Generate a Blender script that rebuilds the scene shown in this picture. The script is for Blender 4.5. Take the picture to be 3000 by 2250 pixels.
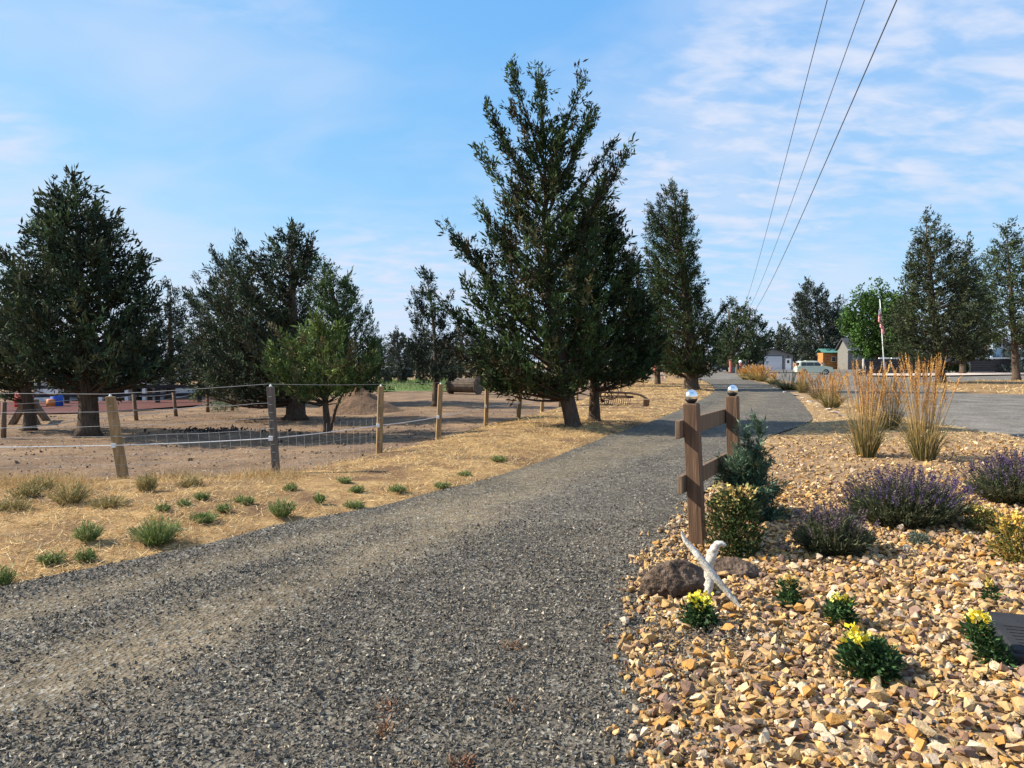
import bpy, bmesh, math, random
import numpy as np
from mathutils import Vector, Matrix
for o in list(bpy.data.objects): bpy.data.objects.remove(o)
SC = bpy.context.scene
COL = SC.collection
R = math.radians
rng = np.random.default_rng(7)
random.seed(7)

# ------------------------------------------------------------------ camera
CAMH, FPX = 1.6, 2167.0                       # eye height; focal length in photo pixels
PITCH = math.atan((1125 - 1057) / FPX)        # horizon a little above the middle
cam = bpy.data.cameras.new('camera'); co = bpy.data.objects.new('camera', cam); COL.objects.link(co)
cam.sensor_width = 36; cam.lens = FPX / 3000 * 36; cam.clip_start = .05; cam.clip_end = 3000
co.location = (0, 0, CAMH); co.rotation_euler = (R(90) - PITCH, 0, 0)
SC.camera = co
# ------------------------------------------------------------------ sun and sky
SUN_EL, SUN_AZ = 36.0, -7.0                    # the sun stands left, a little ahead of the viewer
S = Vector((-math.cos(R(SUN_EL)) * math.cos(R(SUN_AZ)), -math.cos(R(SUN_EL)) * math.sin(R(SUN_AZ)), math.sin(R(SUN_EL))))
sl = bpy.data.lights.new('sun', 'SUN'); so = bpy.data.objects.new('sun', sl); COL.objects.link(so)
sl.energy = 4.7; sl.angle = R(.55); sl.color = (1, .91, .77)
so.rotation_euler = S.to_track_quat('Z', 'Y').to_euler(); so.location = (-20, -2, 30)
W = bpy.data.worlds.new('World'); SC.world = W; W.use_nodes = True
wt = W.node_tree; wt.nodes.clear()
def wn(t, **k):
    n = wt.nodes.new(t)
    for a, b in k.items(): setattr(n, a, b)
    return n
def wmath(op, a, b=None, c=None):
    n = wn('ShaderNodeMath', operation=op)
    for i, v in enumerate((a, b, c)):
        if v is None: continue
        if isinstance(v, (int, float)): n.inputs[i].default_value = v
        else: wt.links.new(v, n.inputs[i])
    return n.outputs[0]
sky = wn('ShaderNodeTexSky'); sky.sky_type = 'NISHITA'; sky.sun_disc = False
sky.sun_elevation = R(SUN_EL); sky.sun_rotation = math.atan2(S.x, S.y)
sky.altitude = 900; sky.air_density = 1.0; sky.dust_density = 1.0; sky.ozone_density = 3.2
tc = wn('ShaderNodeTexCoord'); sep = wn('ShaderNodeSeparateXYZ'); wt.links.new(tc.outputs['Generated'], sep.inputs[0])
zc = wmath('ADD', wmath('MAXIMUM', sep.outputs[2], 0.0), 0.22)
comb = wn('ShaderNodeCombineXYZ')
wt.links.new(wmath('DIVIDE', sep.outputs[0], zc), comb.inputs[0]); wt.links.new(wmath('DIVIDE', sep.outputs[1], zc), comb.inputs[1])
def wnoise(scale, detail, rough, rot, stretch, loc=(0, 0, 0), dist=0.0):
    mp = wn('ShaderNodeMapping'); mp.inputs['Rotation'].default_value = (0, 0, R(rot)); mp.inputs['Scale'].default_value = stretch
    mp.inputs['Location'].default_value = loc
    wt.links.new(comb.outputs[0], mp.inputs[0])
    n = wn('ShaderNodeTexNoise'); n.inputs['Scale'].default_value = scale; n.inputs['Detail'].default_value = detail
    n.inputs['Roughness'].default_value = rough; n.inputs['Distortion'].default_value = dist
    wt.links.new(mp.outputs[0], n.inputs['Vector']); return n.outputs[0]
def wramp(v, lo, hi):
    n = wn('ShaderNodeMapRange'); n.interpolation_type = 'SMOOTHSTEP'
    n.inputs[1].default_value = lo; n.inputs[2].default_value = hi; wt.links.new(v, n.inputs[0]); return n.outputs[0]
big = wramp(wnoise(.62, 3, .5, 20, (1, 1, 1), (7.6, 2.4, 0)), .36, .58)         # where the cloud sheet lies
rip = wramp(wnoise(6.5, 4, .55, -35, (1, 1.7, 1), (1, 3, 0), .25), .30, .74)    # its ripples
wisp = wramp(wnoise(1.3, 4, .5, 35, (1, 1.25, 1), (5.3, 1.7, 0), .3), .38, .76)
cl = wmath('MULTIPLY', big, wmath('MULTIPLY_ADD', rip, .82, .24))
cl = wmath('MAXIMUM', cl, wmath('MULTIPLY', wisp, .70))
cl = wmath('MULTIPLY_ADD', cl, .90, .04)
mixc = wn('ShaderNodeMix', data_type='RGBA'); wt.links.new(cl, mixc.inputs['Factor'])
# per-channel power curve evens the clear sky out from zenith to horizon
sp_ = wn('ShaderNodeSeparateColor'); cb_ = wn('ShaderNodeCombineColor'); wt.links.new(sky.outputs[0], sp_.inputs[0])
for i, (k, g) in enumerate(((.70, .86), (1.52, .47), (3.35, .13))): wt.links.new(wmath('MULTIPLY', wmath('POWER', sp_.outputs[i], g), k), cb_.inputs[i])
wt.links.new(cb_.outputs[0], mixc.inputs['A']); mixc.inputs['B'].default_value = (2.95, 3.3, 4.05, 1)
bg = wn('ShaderNodeBackground'); bg.inputs[1].default_value = .121
wo = wn('ShaderNodeOutputWorld'); wt.links.new(mixc.outputs['Result'], bg.inputs[0]); wt.links.new(bg.outputs[0], wo.inputs[0])
SC.view_settings.view_transform = 'Standard'; SC.view_settings.look = 'None'
SC.view_settings.exposure = 1.0; SC.view_settings.gamma = 1; SC.view_settings.use_curve_mapping = False
SC.cycles.max_bounces = 6; SC.cycles.transparent_max_bounces = 8; SC.cycles.caustics_reflective = False
SC.cycles.use_denoising = True

# ------------------------------------------------------------------ from a photo pixel to the ground
ca, sa = math.cos(PITCH), math.sin(PITCH)
def ray(px, py):
    u, v = (px - 1500) / FPX, (1125 - py) / FPX
    return u, ca + v * sa, -sa + v * ca
def G(px, py, z=0.0):
    x, y, w = ray(px, py); t = (z - CAMH) / w
    return Vector((x * t, y * t, z))
def AT(px, py, Y):                            # the point of that pixel's ray at distance Y
    x, y, w = ray(px, py); t = Y / y
    return Vector((x * t, Y, CAMH + w * t))

# ------------------------------------------------------------------ materials
def newmat(name):
    m = bpy.data.materials.new(name); m.use_nodes = True; t = m.node_tree
    return m, t, t.nodes['Principled BSDF']
def nd(t, kind, **k):
    n = t.nodes.new(kind)
    for a, b in k.items(): setattr(n, a, b)
    return n
def noise(t, vec, scale, detail=4, rough=.55, dist=0):
    n = nd(t, 'ShaderNodeTexNoise'); n.inputs['Scale'].default_value = scale; n.inputs['Detail'].default_value = detail
    n.inputs['Roughness'].default_value = rough; n.inputs['Distortion'].default_value = dist
    t.links.new(vec, n.inputs['Vector']); return n
def ramp(t, fac, stops):
    n = nd(t, 'ShaderNodeValToRGB'); e = n.color_ramp.elements
    while len(e) < len(stops): e.new(.5)
    for el, (p, c) in zip(e, stops): el.position = p; el.color = (*c, 1)
    t.links.new(fac, n.inputs[0]); return n
def mixrgb(t, a, b, fac, mode='MIX'):
    n = nd(t, 'ShaderNodeMix', data_type='RGBA', blend_type=mode)
    for s, v in (('A', a), ('B', b), ('Factor', fac)):
        i = n.inputs[s] if s != 'Factor' else n.inputs[0]
        if hasattr(v, 'links'): t.links.new(v, i)
        elif isinstance(v, tuple): i.default_value = (*v, 1)
        else: i.default_value = v
    return n.outputs['Result']
def bumpn(t, h, strength, dist=.01, prev=None):
    b = nd(t, 'ShaderNodeBump'); b.inputs['Strength'].default_value = strength; b.inputs['Distance'].default_value = dist
    t.links.new(h, b.inputs['Height'])
    if prev: t.links.new(prev, b.inputs['Normal'])
    return b.outputs[0]
def plain(name, c, rough=.7, var=.25, scale=6, bump=.15, bscale=60, spec=.3, metal=0, stretch=(1, 1, 1), bd=.01):
    m, t, p = newmat(name)
    tcn = nd(t, 'ShaderNodeTexCoord'); mp = nd(t, 'ShaderNodeMapping'); mp.inputs['Scale'].default_value = stretch
    t.links.new(tcn.outputs['Object'], mp.inputs[0]); v = mp.outputs[0]
    n = noise(t, v, scale, 6, .6)
    r = ramp(t, n.outputs[0], [(.3, tuple(x * (1 - var) for x in c)), (.7, tuple(min(.9, x * (1 + var)) for x in c))])
    t.links.new(r.outputs[0], p.inputs['Base Color'])
    p.inputs['Roughness'].default_value = rough; p.inputs['Specular IOR Level'].default_value = spec; p.inputs['Metallic'].default_value = metal
    if bump: t.links.new(bumpn(t, noise(t, v, bscale, 4).outputs[0], bump, bd), p.inputs['Normal'])
    return m
def attrmat(name, rough=.75, transl=0.0, nscale=0, namt=.3, bump=0, bscale=80, spec=.2):
    m, t, p = newmat(name)
    a = nd(t, 'ShaderNodeAttribute', attribute_name='Col'); c = a.outputs['Color']
    if nscale:
        g = nd(t, 'ShaderNodeNewGeometry')
        n = noise(t, g.outputs['Position'], nscale, 4)
        r = ramp(t, n.outputs[0], [(.25, (1 - namt,) * 3), (.75, (1 + namt * .6,) * 3)])
        c = mixrgb(t, c, r.outputs[0], 1.0, 'MULTIPLY')
        if bump: t.links.new(bumpn(t, noise(t, g.outputs['Position'], bscale, 3).outputs[0], bump, .01), p.inputs['Normal'])
    t.links.new(c, p.inputs['Base Color']); p.inputs['Roughness'].default_value = rough
    p.inputs['Specular IOR Level'].default_value = spec
    if transl:
        tr = nd(t, 'ShaderNodeBsdfTranslucent'); t.links.new(c, tr.inputs[0])
        mx = nd(t, 'ShaderNodeMixShader'); mx.inputs[0].default_value = transl
        t.links.new(p.outputs[0], mx.inputs[1]); t.links.new(tr.outputs[0], mx.inputs[2])
        t.links.new(mx.outputs[0], t.nodes['Material Output'].inputs[0])
    return m
def ground(name, stops, scale, fine, patch=None, bump=.5, bd=.02, rough=.95, specks=None, strk=None):
    """soil: a coarse and a fine noise through one colour ramp, optional second colour in patches, optional light specks"""
    m, t, p = newmat(name)
    g = nd(t, 'ShaderNodeNewGeometry'); v = g.outputs['Position']
    a = noise(t, v, scale, 6, .62); b = noise(t, v, fine, 5, .65)
    k = nd(t, 'ShaderNodeMath', operation='MULTIPLY_ADD'); t.links.new(a.outputs[0], k.inputs[0]); k.inputs[1].default_value = .55
    k2 = nd(t, 'ShaderNodeMath', operation='MULTIPLY'); t.links.new(b.outputs[0], k2.inputs[0]); k2.inputs[1].default_value = .45
    t.links.new(k2.outputs[0], k.inputs[2])
    c = ramp(t, k.outputs[0], stops).outputs[0]
    if patch:
        pc, ps, lo, hi = patch
        f = ramp(t, noise(t, v, ps, 5, .6).outputs[0], [(lo, (0, 0, 0)), (hi, (1, 1, 1))])
        c = mixrgb(t, c, pc, f.outputs[0])
    if specks:
        sc_, colr, lo = specks
        vo = nd(t, 'ShaderNodeTexVoronoi'); vo.inputs['Scale'].default_value = sc_; t.links.new(v, vo.inputs['Vector'])
        w = nd(t, 'ShaderNodeTexWhiteNoise'); t.links.new(vo.outputs['Color'], w.inputs['Vector'])
        f = ramp(t, w.outputs[0], [(lo, (0, 0, 0)), (min(1, lo + .12), (1, 1, 1))])
        c = mixrgb(t, c, colr, f.outputs[0])
    t.links.new(c, p.inputs['Base Color']); p.inputs['Roughness'].default_value = rough
    p.inputs['Specular IOR Level'].default_value = .15
    nb = bumpn(t, b.outputs[0], bump, bd)
    t.links.new(bumpn(t, a.outputs[0], bump, bd * 3, nb), p.inputs['Normal'])
    return m
MT = {}
MT['soil'] = ground('dry_soil', [(.3, (.16, .10, .055)), (.5, (.30, .20, .11)), (.7, (.44, .31, .17))], .6, 14)
MT['paddock'] = ground('trampled_dirt', [(.32, (.085, .054, .034)), (.48, (.165, .108, .068)), (.66, (.27, .185, .12))], 1.1, 22, ((.28, .185, .105), .5, .5, .7), .9, .03)
MT['cinder'] = ground('red_cinder', [(.3, (.06, .022, .018)), (.6, (.13, .05, .042))], 2, 30)
MT['gravel'] = ground('grey_gravel_bed', [(.3, (.035, .034, .034)), (.5, (.085, .082, .078)), (.7, (.17, .16, .145))], 3.0, 70, ((.15, .125, .09), .55, .52, .72), .9, .012, specks=(38, (.26, .245, .215), .80))
MT['yard'] = ground('grey_yard_gravel', [(.36, (.066, .059, .050)), (.5, (.130, .117, .099)), (.64, (.235, .212, .178))], .8, 12, ((.19, .165, .13), .12, .5, .8), .6, .012, specks=(30, (.24, .235, .225), .84))
MT['straw'] = ground('straw_ground', [(.30, (.10, .055, .028)), (.46, (.28, .17, .075)), (.66, (.52, .355, .16))], 2.4, 45, ((.15, .088, .048), .8, .46, .62), .9, .02)
MT['bedsoil'] = ground('stone_bed_soil', [(.3, (.13, .085, .05)), (.55, (.30, .20, .11)), (.7, (.46, .33, .19))], 3, 55)
MT['pasture'] = ground('green_pasture_soil', [(.3, (.07, .10, .03)), (.6, (.14, .20, .06))], 1.2, 14)
MT['stonecol'] = attrmat('crushed_stone', .8, 0, 28, .35, .5, 90)
MT['gravelcol'] = attrmat('crushed_basalt', .7, 0, 40, .3, .3, 120, .35)
MT['leafcol'] = attrmat('foliage', .65, .20)
MT['needle'] = attrmat('conifer_foliage', .7, .12)
MT['bladecol'] = attrmat('grass_blades', .6, .25)
MT['bark'] = plain('juniper_bark', (.105, .078, .058), .95, .5, 5, 1.0, 9, .1, 0, (6, 6, .8), .05)
MT['oldwood'] = plain('weathered_wood', (.17, .115, .075), .85, .42, 4, .6, 14, .2, 0, (7, 7, .7), .01)
MT['postwood'] = plain('fence_post_wood', (.30, .20, .10), .9, .4, 4, .6, 12, .2, 0, (6, 6, .8), .015)
MT['greywood'] = plain('grey_fence_post_wood', (.135, .115, .095), .9, .4, 4, .7, 12, .2, 0, (6, 6, .8), .015)
MT['stainwood'] = plain('stained_post_wood', (.13, .075, .045), .75, .45, 3.5, .6, 10, .3, 0, (9, 9, .6), .008)
MT['darkwood'] = plain('dark_board_wood', (.035, .034, .036), .8, .3, 4, .3, 20)
MT['spoolwood'] = plain('spool_wood', (.12, .092, .068), .9, .4, 4, .5, 14)
MT['cabin'] = plain('orange_log_wood', (.42, .19, .06), .7, .3, 3, .3, 10)
MT['lava'] = plain('lava_rock', (.12, .085, .062), .95, .7, 9, 1.0, 22, .15, 0, (1, 1, 1), .05)
MT['white'] = plain('white_paint', (.78, .78, .76), .55, .06, 3, 0)
MT['rope'] = plain('white_tape', (.82, .82, .80), .6, .1, 3, 0)
MT['wire'] = plain('galvanised_wire', (.48, .47, .44), .45, .2, 3, 0, spec=.5, metal=.5)
MT['wire_dark'] = plain('old_cable', (.10, .10, .11), .6, .1, 3, 0)
MT['iron'] = plain('rusty_iron', (.075, .045, .032), .75, .5, 6, .3, 40, .4, .4)
MT['black'] = plain('black_plastic', (.018, .018, .019), .5, .2, 5, 0)
MT['lid'] = plain('grey_plastic_lid', (.030, .031, .033), .8, .2, 8, .35, 90, .12)
MT['grey'] = plain('grey_siding', (.20, .20, .195), .8, .1, 3, .9, 4.2, .2, 0, (.02, .02, 1.6), .02)
MT['wallgrey'] = plain('grey_house_siding', (.17, .165, .15), .8, .1, 3, .4, 5)
MT['roof'] = plain('dark_shingles', (.055, .058, .065), .9, .25, 6, .5, 12)
MT['rollup'] = plain('pale_roller_door', (.50, .54, .58), .5, .05, 2, 0)
MT['glass'] = plain('window_glass', (.02, .025, .032), .08, .2, 2, 0, spec=.6)
MT['green_roof'] = plain('green_metal_roof', (.10, .26, .22), .45, .1, 2, 0)
MT['red'] = plain('red_paint', (.42, .045, .035), .6, .2, 4, 0)
MT['rust_red'] = plain('faded_red_iron', (.40, .12, .085), .7, .3, 5, .1)
MT['blue'] = plain('blue_plastic', (.03, .10, .42), .5, .1, 3, 0)
MT['orange'] = plain('orange_plastic', (.60, .20, .05), .5, .1, 3, 0)
MT['carpaint'] = plain('pale_green_car_paint', (.60, .65, .50), .25, .04, 2, 0, spec=.6)
MT['darkcar'] = plain('dark_car_paint', (.03, .035, .04), .25, .04, 2, 0, spec=.6)
MT['tyre'] = plain('tyre_rubber', (.02, .02, .02), .9, .2, 6, 0)
MT['alloy'] = plain('alloy_rim', (.5, .5, .52), .35, .1, 5, 0, metal=.8)
MT['palewall'] = plain('pale_house_wall', (.55, .58, .62), .8, .06, 2, .3, 5)
MT['concrete'] = plain('pale_concrete', (.52, .43, .36), .9, .15, 3, .2, 30)
MT['mound'] = ground('dug_earth', [(.3, (.09, .055, .035)), (.5, (.17, .11, .07)), (.7, (.26, .175, .11))], 3, 26, None, 1.0, .04)
MT['tan'] = plain('tan_canvas', (.50, .36, .24), .8, .1, 4, .1)
MT['skyblue'] = plain('pale_blue_paint', (.45, .60, .72), .6, .06, 3, 0)
MT['teal'] = plain('teal_paint', (.12, .22, .22), .6, .1, 3, 0)
m, t, p = newmat('mirror_crackle_glass'); MT['globe'] = m
p.inputs['Base Color'].default_value = (.92, .93, .90, 1); p.inputs['Metallic'].default_value = 1; p.inputs['Roughness'].default_value = .16
tcn = nd(t, 'ShaderNodeTexCoord'); vo = nd(t, 'ShaderNodeTexVoronoi'); vo.inputs['Scale'].default_value = 55; t.links.new(tcn.outputs['Object'], vo.inputs['Vector'])
t.links.new(bumpn(t, vo.outputs['Distance'], .35, .004), p.inputs['Normal'])

m, t, p = newmat('bleached_driftwood'); MT['drift'] = m
tcn = nd(t, 'ShaderNodeTexCoord'); n1 = noise(t, tcn.outputs['Object'], 34, 6, .7, 1.2); n2 = noise(t, tcn.outputs['Object'], 9, 4)
c = ramp(t, n1.outputs[0], [(.30, (.12, .10, .08)), (.40, (.48, .44, .38)), (.60, (.74, .70, .63))]).outputs[0]
t.links.new(mixrgb(t, c, ramp(t, n2.outputs[0], [(.3, (.7, .68, .64)), (.7, (1.1, 1.1, 1.08))]).outputs[0], 1.0, 'MULTIPLY'), p.inputs['Base Color'])
p.inputs['Roughness'].default_value = .9; t.links.new(bumpn(t, n1.outputs[0], 1.0, .012), p.inputs['Normal'])

# ------------------------------------------------------------------ object helpers
def tag(o, label=None, cat=None, group=None, kind=None):
    if label: o['label'] = label
    if cat: o['category'] = cat
    if group: o['group'] = group
    if kind: o['kind'] = kind
    return o
def empty(name, loc, rz=0, label=None, cat=None, group=None):
    o = bpy.data.objects.new(name, None); COL.objects.link(o); o.location = loc; o.rotation_euler = (0, 0, rz); o.empty_display_size = .1
    return tag(o, label, cat, group)
def link(name, me, mat, parent=None):
    if mat and not me.materials: me.materials.append(MT[mat] if isinstance(mat, str) else mat)
    o = bpy.data.objects.new(name, me); COL.objects.link(o)
    if parent: o.parent = parent
    return o
def npmesh(name, V, F, mat, parent=None, col=None, smooth=False):
    V = np.asarray(V, np.float32); F = np.asarray(F, np.int32)
    me = bpy.data.meshes.new(name); n, k = F.shape
    me.vertices.add(len(V)); me.vertices.foreach_set('co', V.ravel())
    me.loops.add(n * k); me.loops.foreach_set('vertex_index', F.ravel())
    me.polygons.add(n); me.polygons.foreach_set('loop_start', np.arange(0, n * k, k, dtype=np.int32))
    me.update(calc_edges=True)
    if col is not None:
        a = me.color_attributes.new('Col', 'FLOAT_COLOR', 'POINT')
        c = np.ones((len(V), 4), np.float32); c[:, :3] = col; a.data.foreach_set('color', c.ravel())
    me.polygons.foreach_set('use_smooth', np.full(n, smooth))
    return link(name, me, mat, parent)
class MB:
    """collects shapes that become one mesh object"""
    def __init__(s): s.v = []; s.f = []; s.smooth = False
    def add(s, v, f):
        k = len(s.v); s.v += [tuple(x) for x in v]; s.f += [tuple(i + k for i in q) for q in f]; return s
    def box(s, c, d, rot=None, taper=1.0):
        x, y, z = (q / 2 for q in d); c = Vector(c); pts = []
        for sz in (-1, 1):
            tp = taper if sz > 0 else 1
            for sx, sy in ((-1, -1), (1, -1), (1, 1), (-1, 1)):
                q = Vector((sx * x * tp, sy * y * tp, sz * z))
                if rot is not None: q = rot @ q
                pts.append(c + q)
        return s.add(pts, [(3, 2, 1, 0), (4, 5, 6, 7), (0, 1, 5, 4), (1, 2, 6, 5), (2, 3, 7, 6), (3, 0, 4, 7)])
    def bar(s, a, b, w, h, up=(0, 0, 1)):
        a, b = Vector(a), Vector(b); d = b - a; y = d.normalized(); x = y.cross(Vector(up))
        if x.length < 1e-4: x = Vector((1, 0, 0))
        x.normalize(); z = x.cross(y)
        return s.box((a + b) / 2, (w, d.length, h), Matrix((x, y, z)).transposed())
    def tube(s, pts, r, n=8, cap=True, wob=0, sq=None):
        pts = [Vector(q) for q in pts]; rs = r if hasattr(r, '__len__') else [r] * len(pts)
        V, F = [], []; ref = Vector((.31, .87, .37)) if abs((pts[-1] - pts[0]).normalized().z) > .7 else Vector((0, 0, 1))
        for i, q in enumerate(pts):
            d = (pts[min(i + 1, len(pts) - 1)] - pts[max(i - 1, 0)]).normalized()
            x = d.cross(ref).normalized(); y = d.cross(x)
            for j in range(n):
                a = 2 * math.pi * j / n; rr = rs[i] * (1 + (random.uniform(-wob, wob) if wob else 0))
                V.append(q + (x * math.cos(a) + y * math.sin(a)) * rr)
        for i in range(len(pts) - 1):
            for j in range(n):
                a, b = i * n + j, i * n + (j + 1) % n; F.append((a, b, b + n, a + n))
        if cap: F.append(tuple(range(n - 1, -1, -1))); F.append(tuple(range(len(V) - n, len(V))))
        return s.add(V, F)
    def lathe(s, c, prof, n=20, axis=None):
        c = Vector(c); V, F = [], []
        for r, z in prof:
            for j in range(n):
                a = 2 * math.pi * j / n; q = Vector((r * math.cos(a), r * math.sin(a), z)); V.append(c + (axis @ q if axis is not None else q))
        for i in range(len(prof) - 1):
            for j in range(n): a, b = i * n + j, i * n + (j + 1) % n; F.append((a, b, b + n, a + n))
        F.append(tuple(range(n - 1, -1, -1))); F.append(tuple(range(len(V) - n, len(V))))
        return s.add(V, F)
    def ring(s, c, rad, r, axis=None, n=24, k=6, a0=0, a1=2 * math.pi):
        c = Vector(c); full = abs(a1 - a0 - 2 * math.pi) < 1e-4; pts = []
        m_ = n if full else n + 1; V, F = [], []
        for i in range(m_):
            a = a0 + (a1 - a0) * i / n
            for j in range(k):
                b = 2 * math.pi * j / k; q = Vector(((rad + r * math.cos(b)) * math.cos(a), r * math.sin(b), (rad + r * math.cos(b)) * math.sin(a)))
                V.append(c + (axis @ q if axis is not None else q))
        for i in range(n):
            i2 = (i + 1) % m_
            for j in range(k): F.append((i * k + j, i * k + (j + 1) % k, i2 * k + (j + 1) % k, i2 * k + j))
        return s.add(V, F)
    def prism(s, prof, y0, y1, axis=None, c=(0, 0, 0)):
        """profile in x,z swept along y"""
        n = len(prof); c = Vector(c); V = [Vector((x, y0, z)) for x, z in prof] + [Vector((x, y1, z)) for x, z in prof]
        if axis is not None: V = [axis @ q for q in V]
        return s.add([c + q for q in V], [tuple(range(n)), tuple(range(2 * n - 1, n - 1, -1))] + [(i, i + n, (i + 1) % n + n, (i + 1) % n) for i in range(n)])
    def mesh(s, name):
        me = bpy.data.meshes.new(name); me.from_pydata(s.v, [], s.f); me.update()
        if s.smooth: me.polygons.foreach_set('use_smooth', [True] * len(me.polygons))
        return me
    def build(s, name, mat, parent=None, smooth=False, bevel=0):
        s.smooth = smooth; o = link(name, s.mesh(name), mat, parent)
        if bevel:
            b = o.modifiers.new('bevel', 'BEVEL'); b.width = bevel; b.segments = 2; b.limit_method = 'ANGLE'
        return o
def RZ(a): return Matrix.Rotation(a, 3, 'Z')
def norm(a): return a / np.maximum(np.linalg.norm(a, axis=1, keepdims=True), 1e-9)
def rot_mats(n, tilt=None):
    q = norm(rng.normal(size=(n, 4)))
    if tilt is not None:                      # mostly turned about z, a little tipped
        a = rng.uniform(0, np.pi, n); e = rng.normal(0, tilt, (n, 2)); q = norm(np.stack([np.cos(a), e[:, 0], e[:, 1], np.sin(a)], 1))
    w, x, y, z = q.T
    return np.stack([np.stack([1 - 2 * (y * y + z * z), 2 * (x * y - z * w), 2 * (x * z + y * w)], 1),
                     np.stack([2 * (x * y + z * w), 1 - 2 * (x * x + z * z), 2 * (y * z - x * w)], 1),
                     np.stack([2 * (x * z - y * w), 2 * (y * z + x * w), 1 - 2 * (x * x + y * y)], 1)], 1)
def palette(n, cols, weights=None, jit=.18):
    c = np.array(cols); w = None if weights is None else np.array(weights) / sum(weights)
    k = c[rng.choice(len(c), n, p=w)]
    return np.clip(k * np.exp(rng.normal(0, jit, (n, 1))), 0, .9)
# crushed stones: convex hulls of a few random points
def hulls(k, npts, seed):
    r = np.random.default_rng(seed); out = []
    for _ in range(k):
        p_ = norm(r.normal(size=(npts, 3))) * r.uniform(.75, 1, (npts, 1)) * np.array([1, .80, .50])
        bm = bmesh.new()
        for q in p_: bm.verts.new(q)
        res = bmesh.ops.convex_hull(bm, input=bm.verts)
        for e in [v for v in bm.verts if not v.link_faces]: bm.verts.remove(e)
        bmesh.ops.triangulate(bm, faces=bm.faces); bm.verts.index_update()
        out.append((np.array([v.co for v in bm.verts]), np.array([[v.index for v in f.verts] for f in bm.faces]))); bm.free()
    return out
HULL_L, HULL_S, HULL_T = hulls(20, 10, 3), hulls(16, 7, 4), hulls(16, 6, 9)
def stones(P, size, cols, hset, tilt=None):
    n = len(P); M_ = rot_mats(n, tilt); var = rng.integers(0, len(hset), n); VV, FF, CC = [], [], []; off = 0
    for k, (hv, hf) in enumerate(hset):
        i = np.where(var == k)[0]
        if not len(i): continue
        v = np.einsum('nij,kj->nki', M_[i], hv) * size[i][:, None, None] + P[i][:, None, :]
        VV.append(v.reshape(-1, 3)); CC.append(np.repeat(cols[i], len(hv), 0))
        FF.append((hf[None] + (np.arange(len(i)) * len(hv))[:, None, None] + off).reshape(-1, 3)); off += len(i) * len(hv)
    return np.concatenate(VV), np.concatenate(FF), np.concatenate(CC)
def leaves(P, D, size, cols, n, cone=.7, aspect=.24, jit=.25, flat=None):
    """n leaf-sized kites round each point"""
    N = len(P); P = np.repeat(P, n, 0); D = np.repeat(D, n, 0); s = np.repeat(size, n) * rng.uniform(.55, 1.1, N * n); c = np.repeat(cols, n, 0)
    c = np.clip(c * np.exp(rng.normal(0, .16, (N * n, 1))), 0, .9)
    d = norm(D + cone * rng.normal(size=(N * n, 3))); side = norm(np.cross(d, rng.normal(size=(N * n, 3))))
    if flat is not None: side = norm(np.cross(d, flat + .5 * rng.normal(size=(N * n, 3))))
    o = P + jit * s[:, None] * rng.normal(size=(N * n, 3))
    a, b = (s * aspect * .5)[:, None] * side, s[:, None] * d
    V = np.stack([o, o + a + b * .45, o + b, o - a + b * .45], 1).reshape(-1, 3)
    F = np.arange(N * n * 4).reshape(-1, 4)
    return V, F, np.repeat(c, 4, 0)
def ribbons(P0, P1, P2, w0, w1, cols, cols2=None, seg=3):
    """curved blades through a quadratic bezier"""
    N = len(P0); t = np.linspace(0, 1, seg + 1)[None, :, None]
    c = (1 - t) ** 2 * P0[:, None] + 2 * t * (1 - t) * P1[:, None] + t * t * P2[:, None]
    side = norm(np.cross(P2 - P0, rng.normal(size=(N, 3))))[:, None] * .5
    w = (np.asarray(w0).reshape(-1, 1, 1) * (1 - t) + np.asarray(w1).reshape(-1, 1, 1) * t) * np.ones((N, 1, 1))
    V = np.stack([c - side * w, c + side * w], 2).reshape(-1, 3)
    b = (np.arange(N) * (seg + 1) * 2)[:, None] + (np.arange(seg) * 2)[None]
    F = np.stack([b, b + 1, b + 3, b + 2], -1).reshape(-1, 4)
    cc = cols[:, None, :] if cols2 is None else cols[:, None] * (1 - t) + cols2[:, None] * t
    C = np.repeat((cc * np.ones((N, seg + 1, 3))).reshape(-1, 3), 2, 0)
    return V, F, C
def join(*parts):
    V, F, C, off = [], [], [], 0
    for v, f, c in parts: V.append(v); F.append(f + off); C.append(c); off += len(v)
    return np.concatenate(V), np.concatenate(F), np.concatenate(C)
def resample(pts, n):
    p_ = np.array([tuple(q)[:2] for q in pts], float)
    # smooth a little, then even steps of arc length
    for _ in range(2):
        q = [p_[0]]
        for a, b in zip(p_[:-1], p_[1:]): q += [a * .75 + b * .25, a * .25 + b * .75]
        p_ = np.array(q + [p_[-1]])
    s = np.r_[0, np.cumsum(np.linalg.norm(np.diff(p_, axis=0), axis=1))]
    t = np.linspace(0, 1, n) ** 1.0 * s[-1]
    return np.stack([np.interp(t, s, p_[:, 0]), np.interp(t, s, p_[:, 1])], 1)
def loft(Lp, Rp, n, m, z, wig=.0):
    A, B = resample(Lp, n), resample(Rp, n)
    if wig:
        A = A + rng.normal(0, wig, A.shape); B = B + rng.normal(0, wig, B.shape)
    v = np.linspace(0, 1, m); P = A[:, None] * (1 - v)[None, :, None] + B[:, None] * v[None, :, None]
    Z = z(P[..., 0], P[..., 1], np.broadcast_to(v, P.shape[:2])) if callable(z) else np.full(P.shape[:2], z)
    V = np.concatenate([P, Z[..., None]], -1).reshape(-1, 3)
    i = (np.arange(n - 1)[:, None] * m + np.arange(m - 1)[None]).ravel()
    return V, np.stack([i, i + 1, i + m + 1, i + m], 1), P
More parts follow.
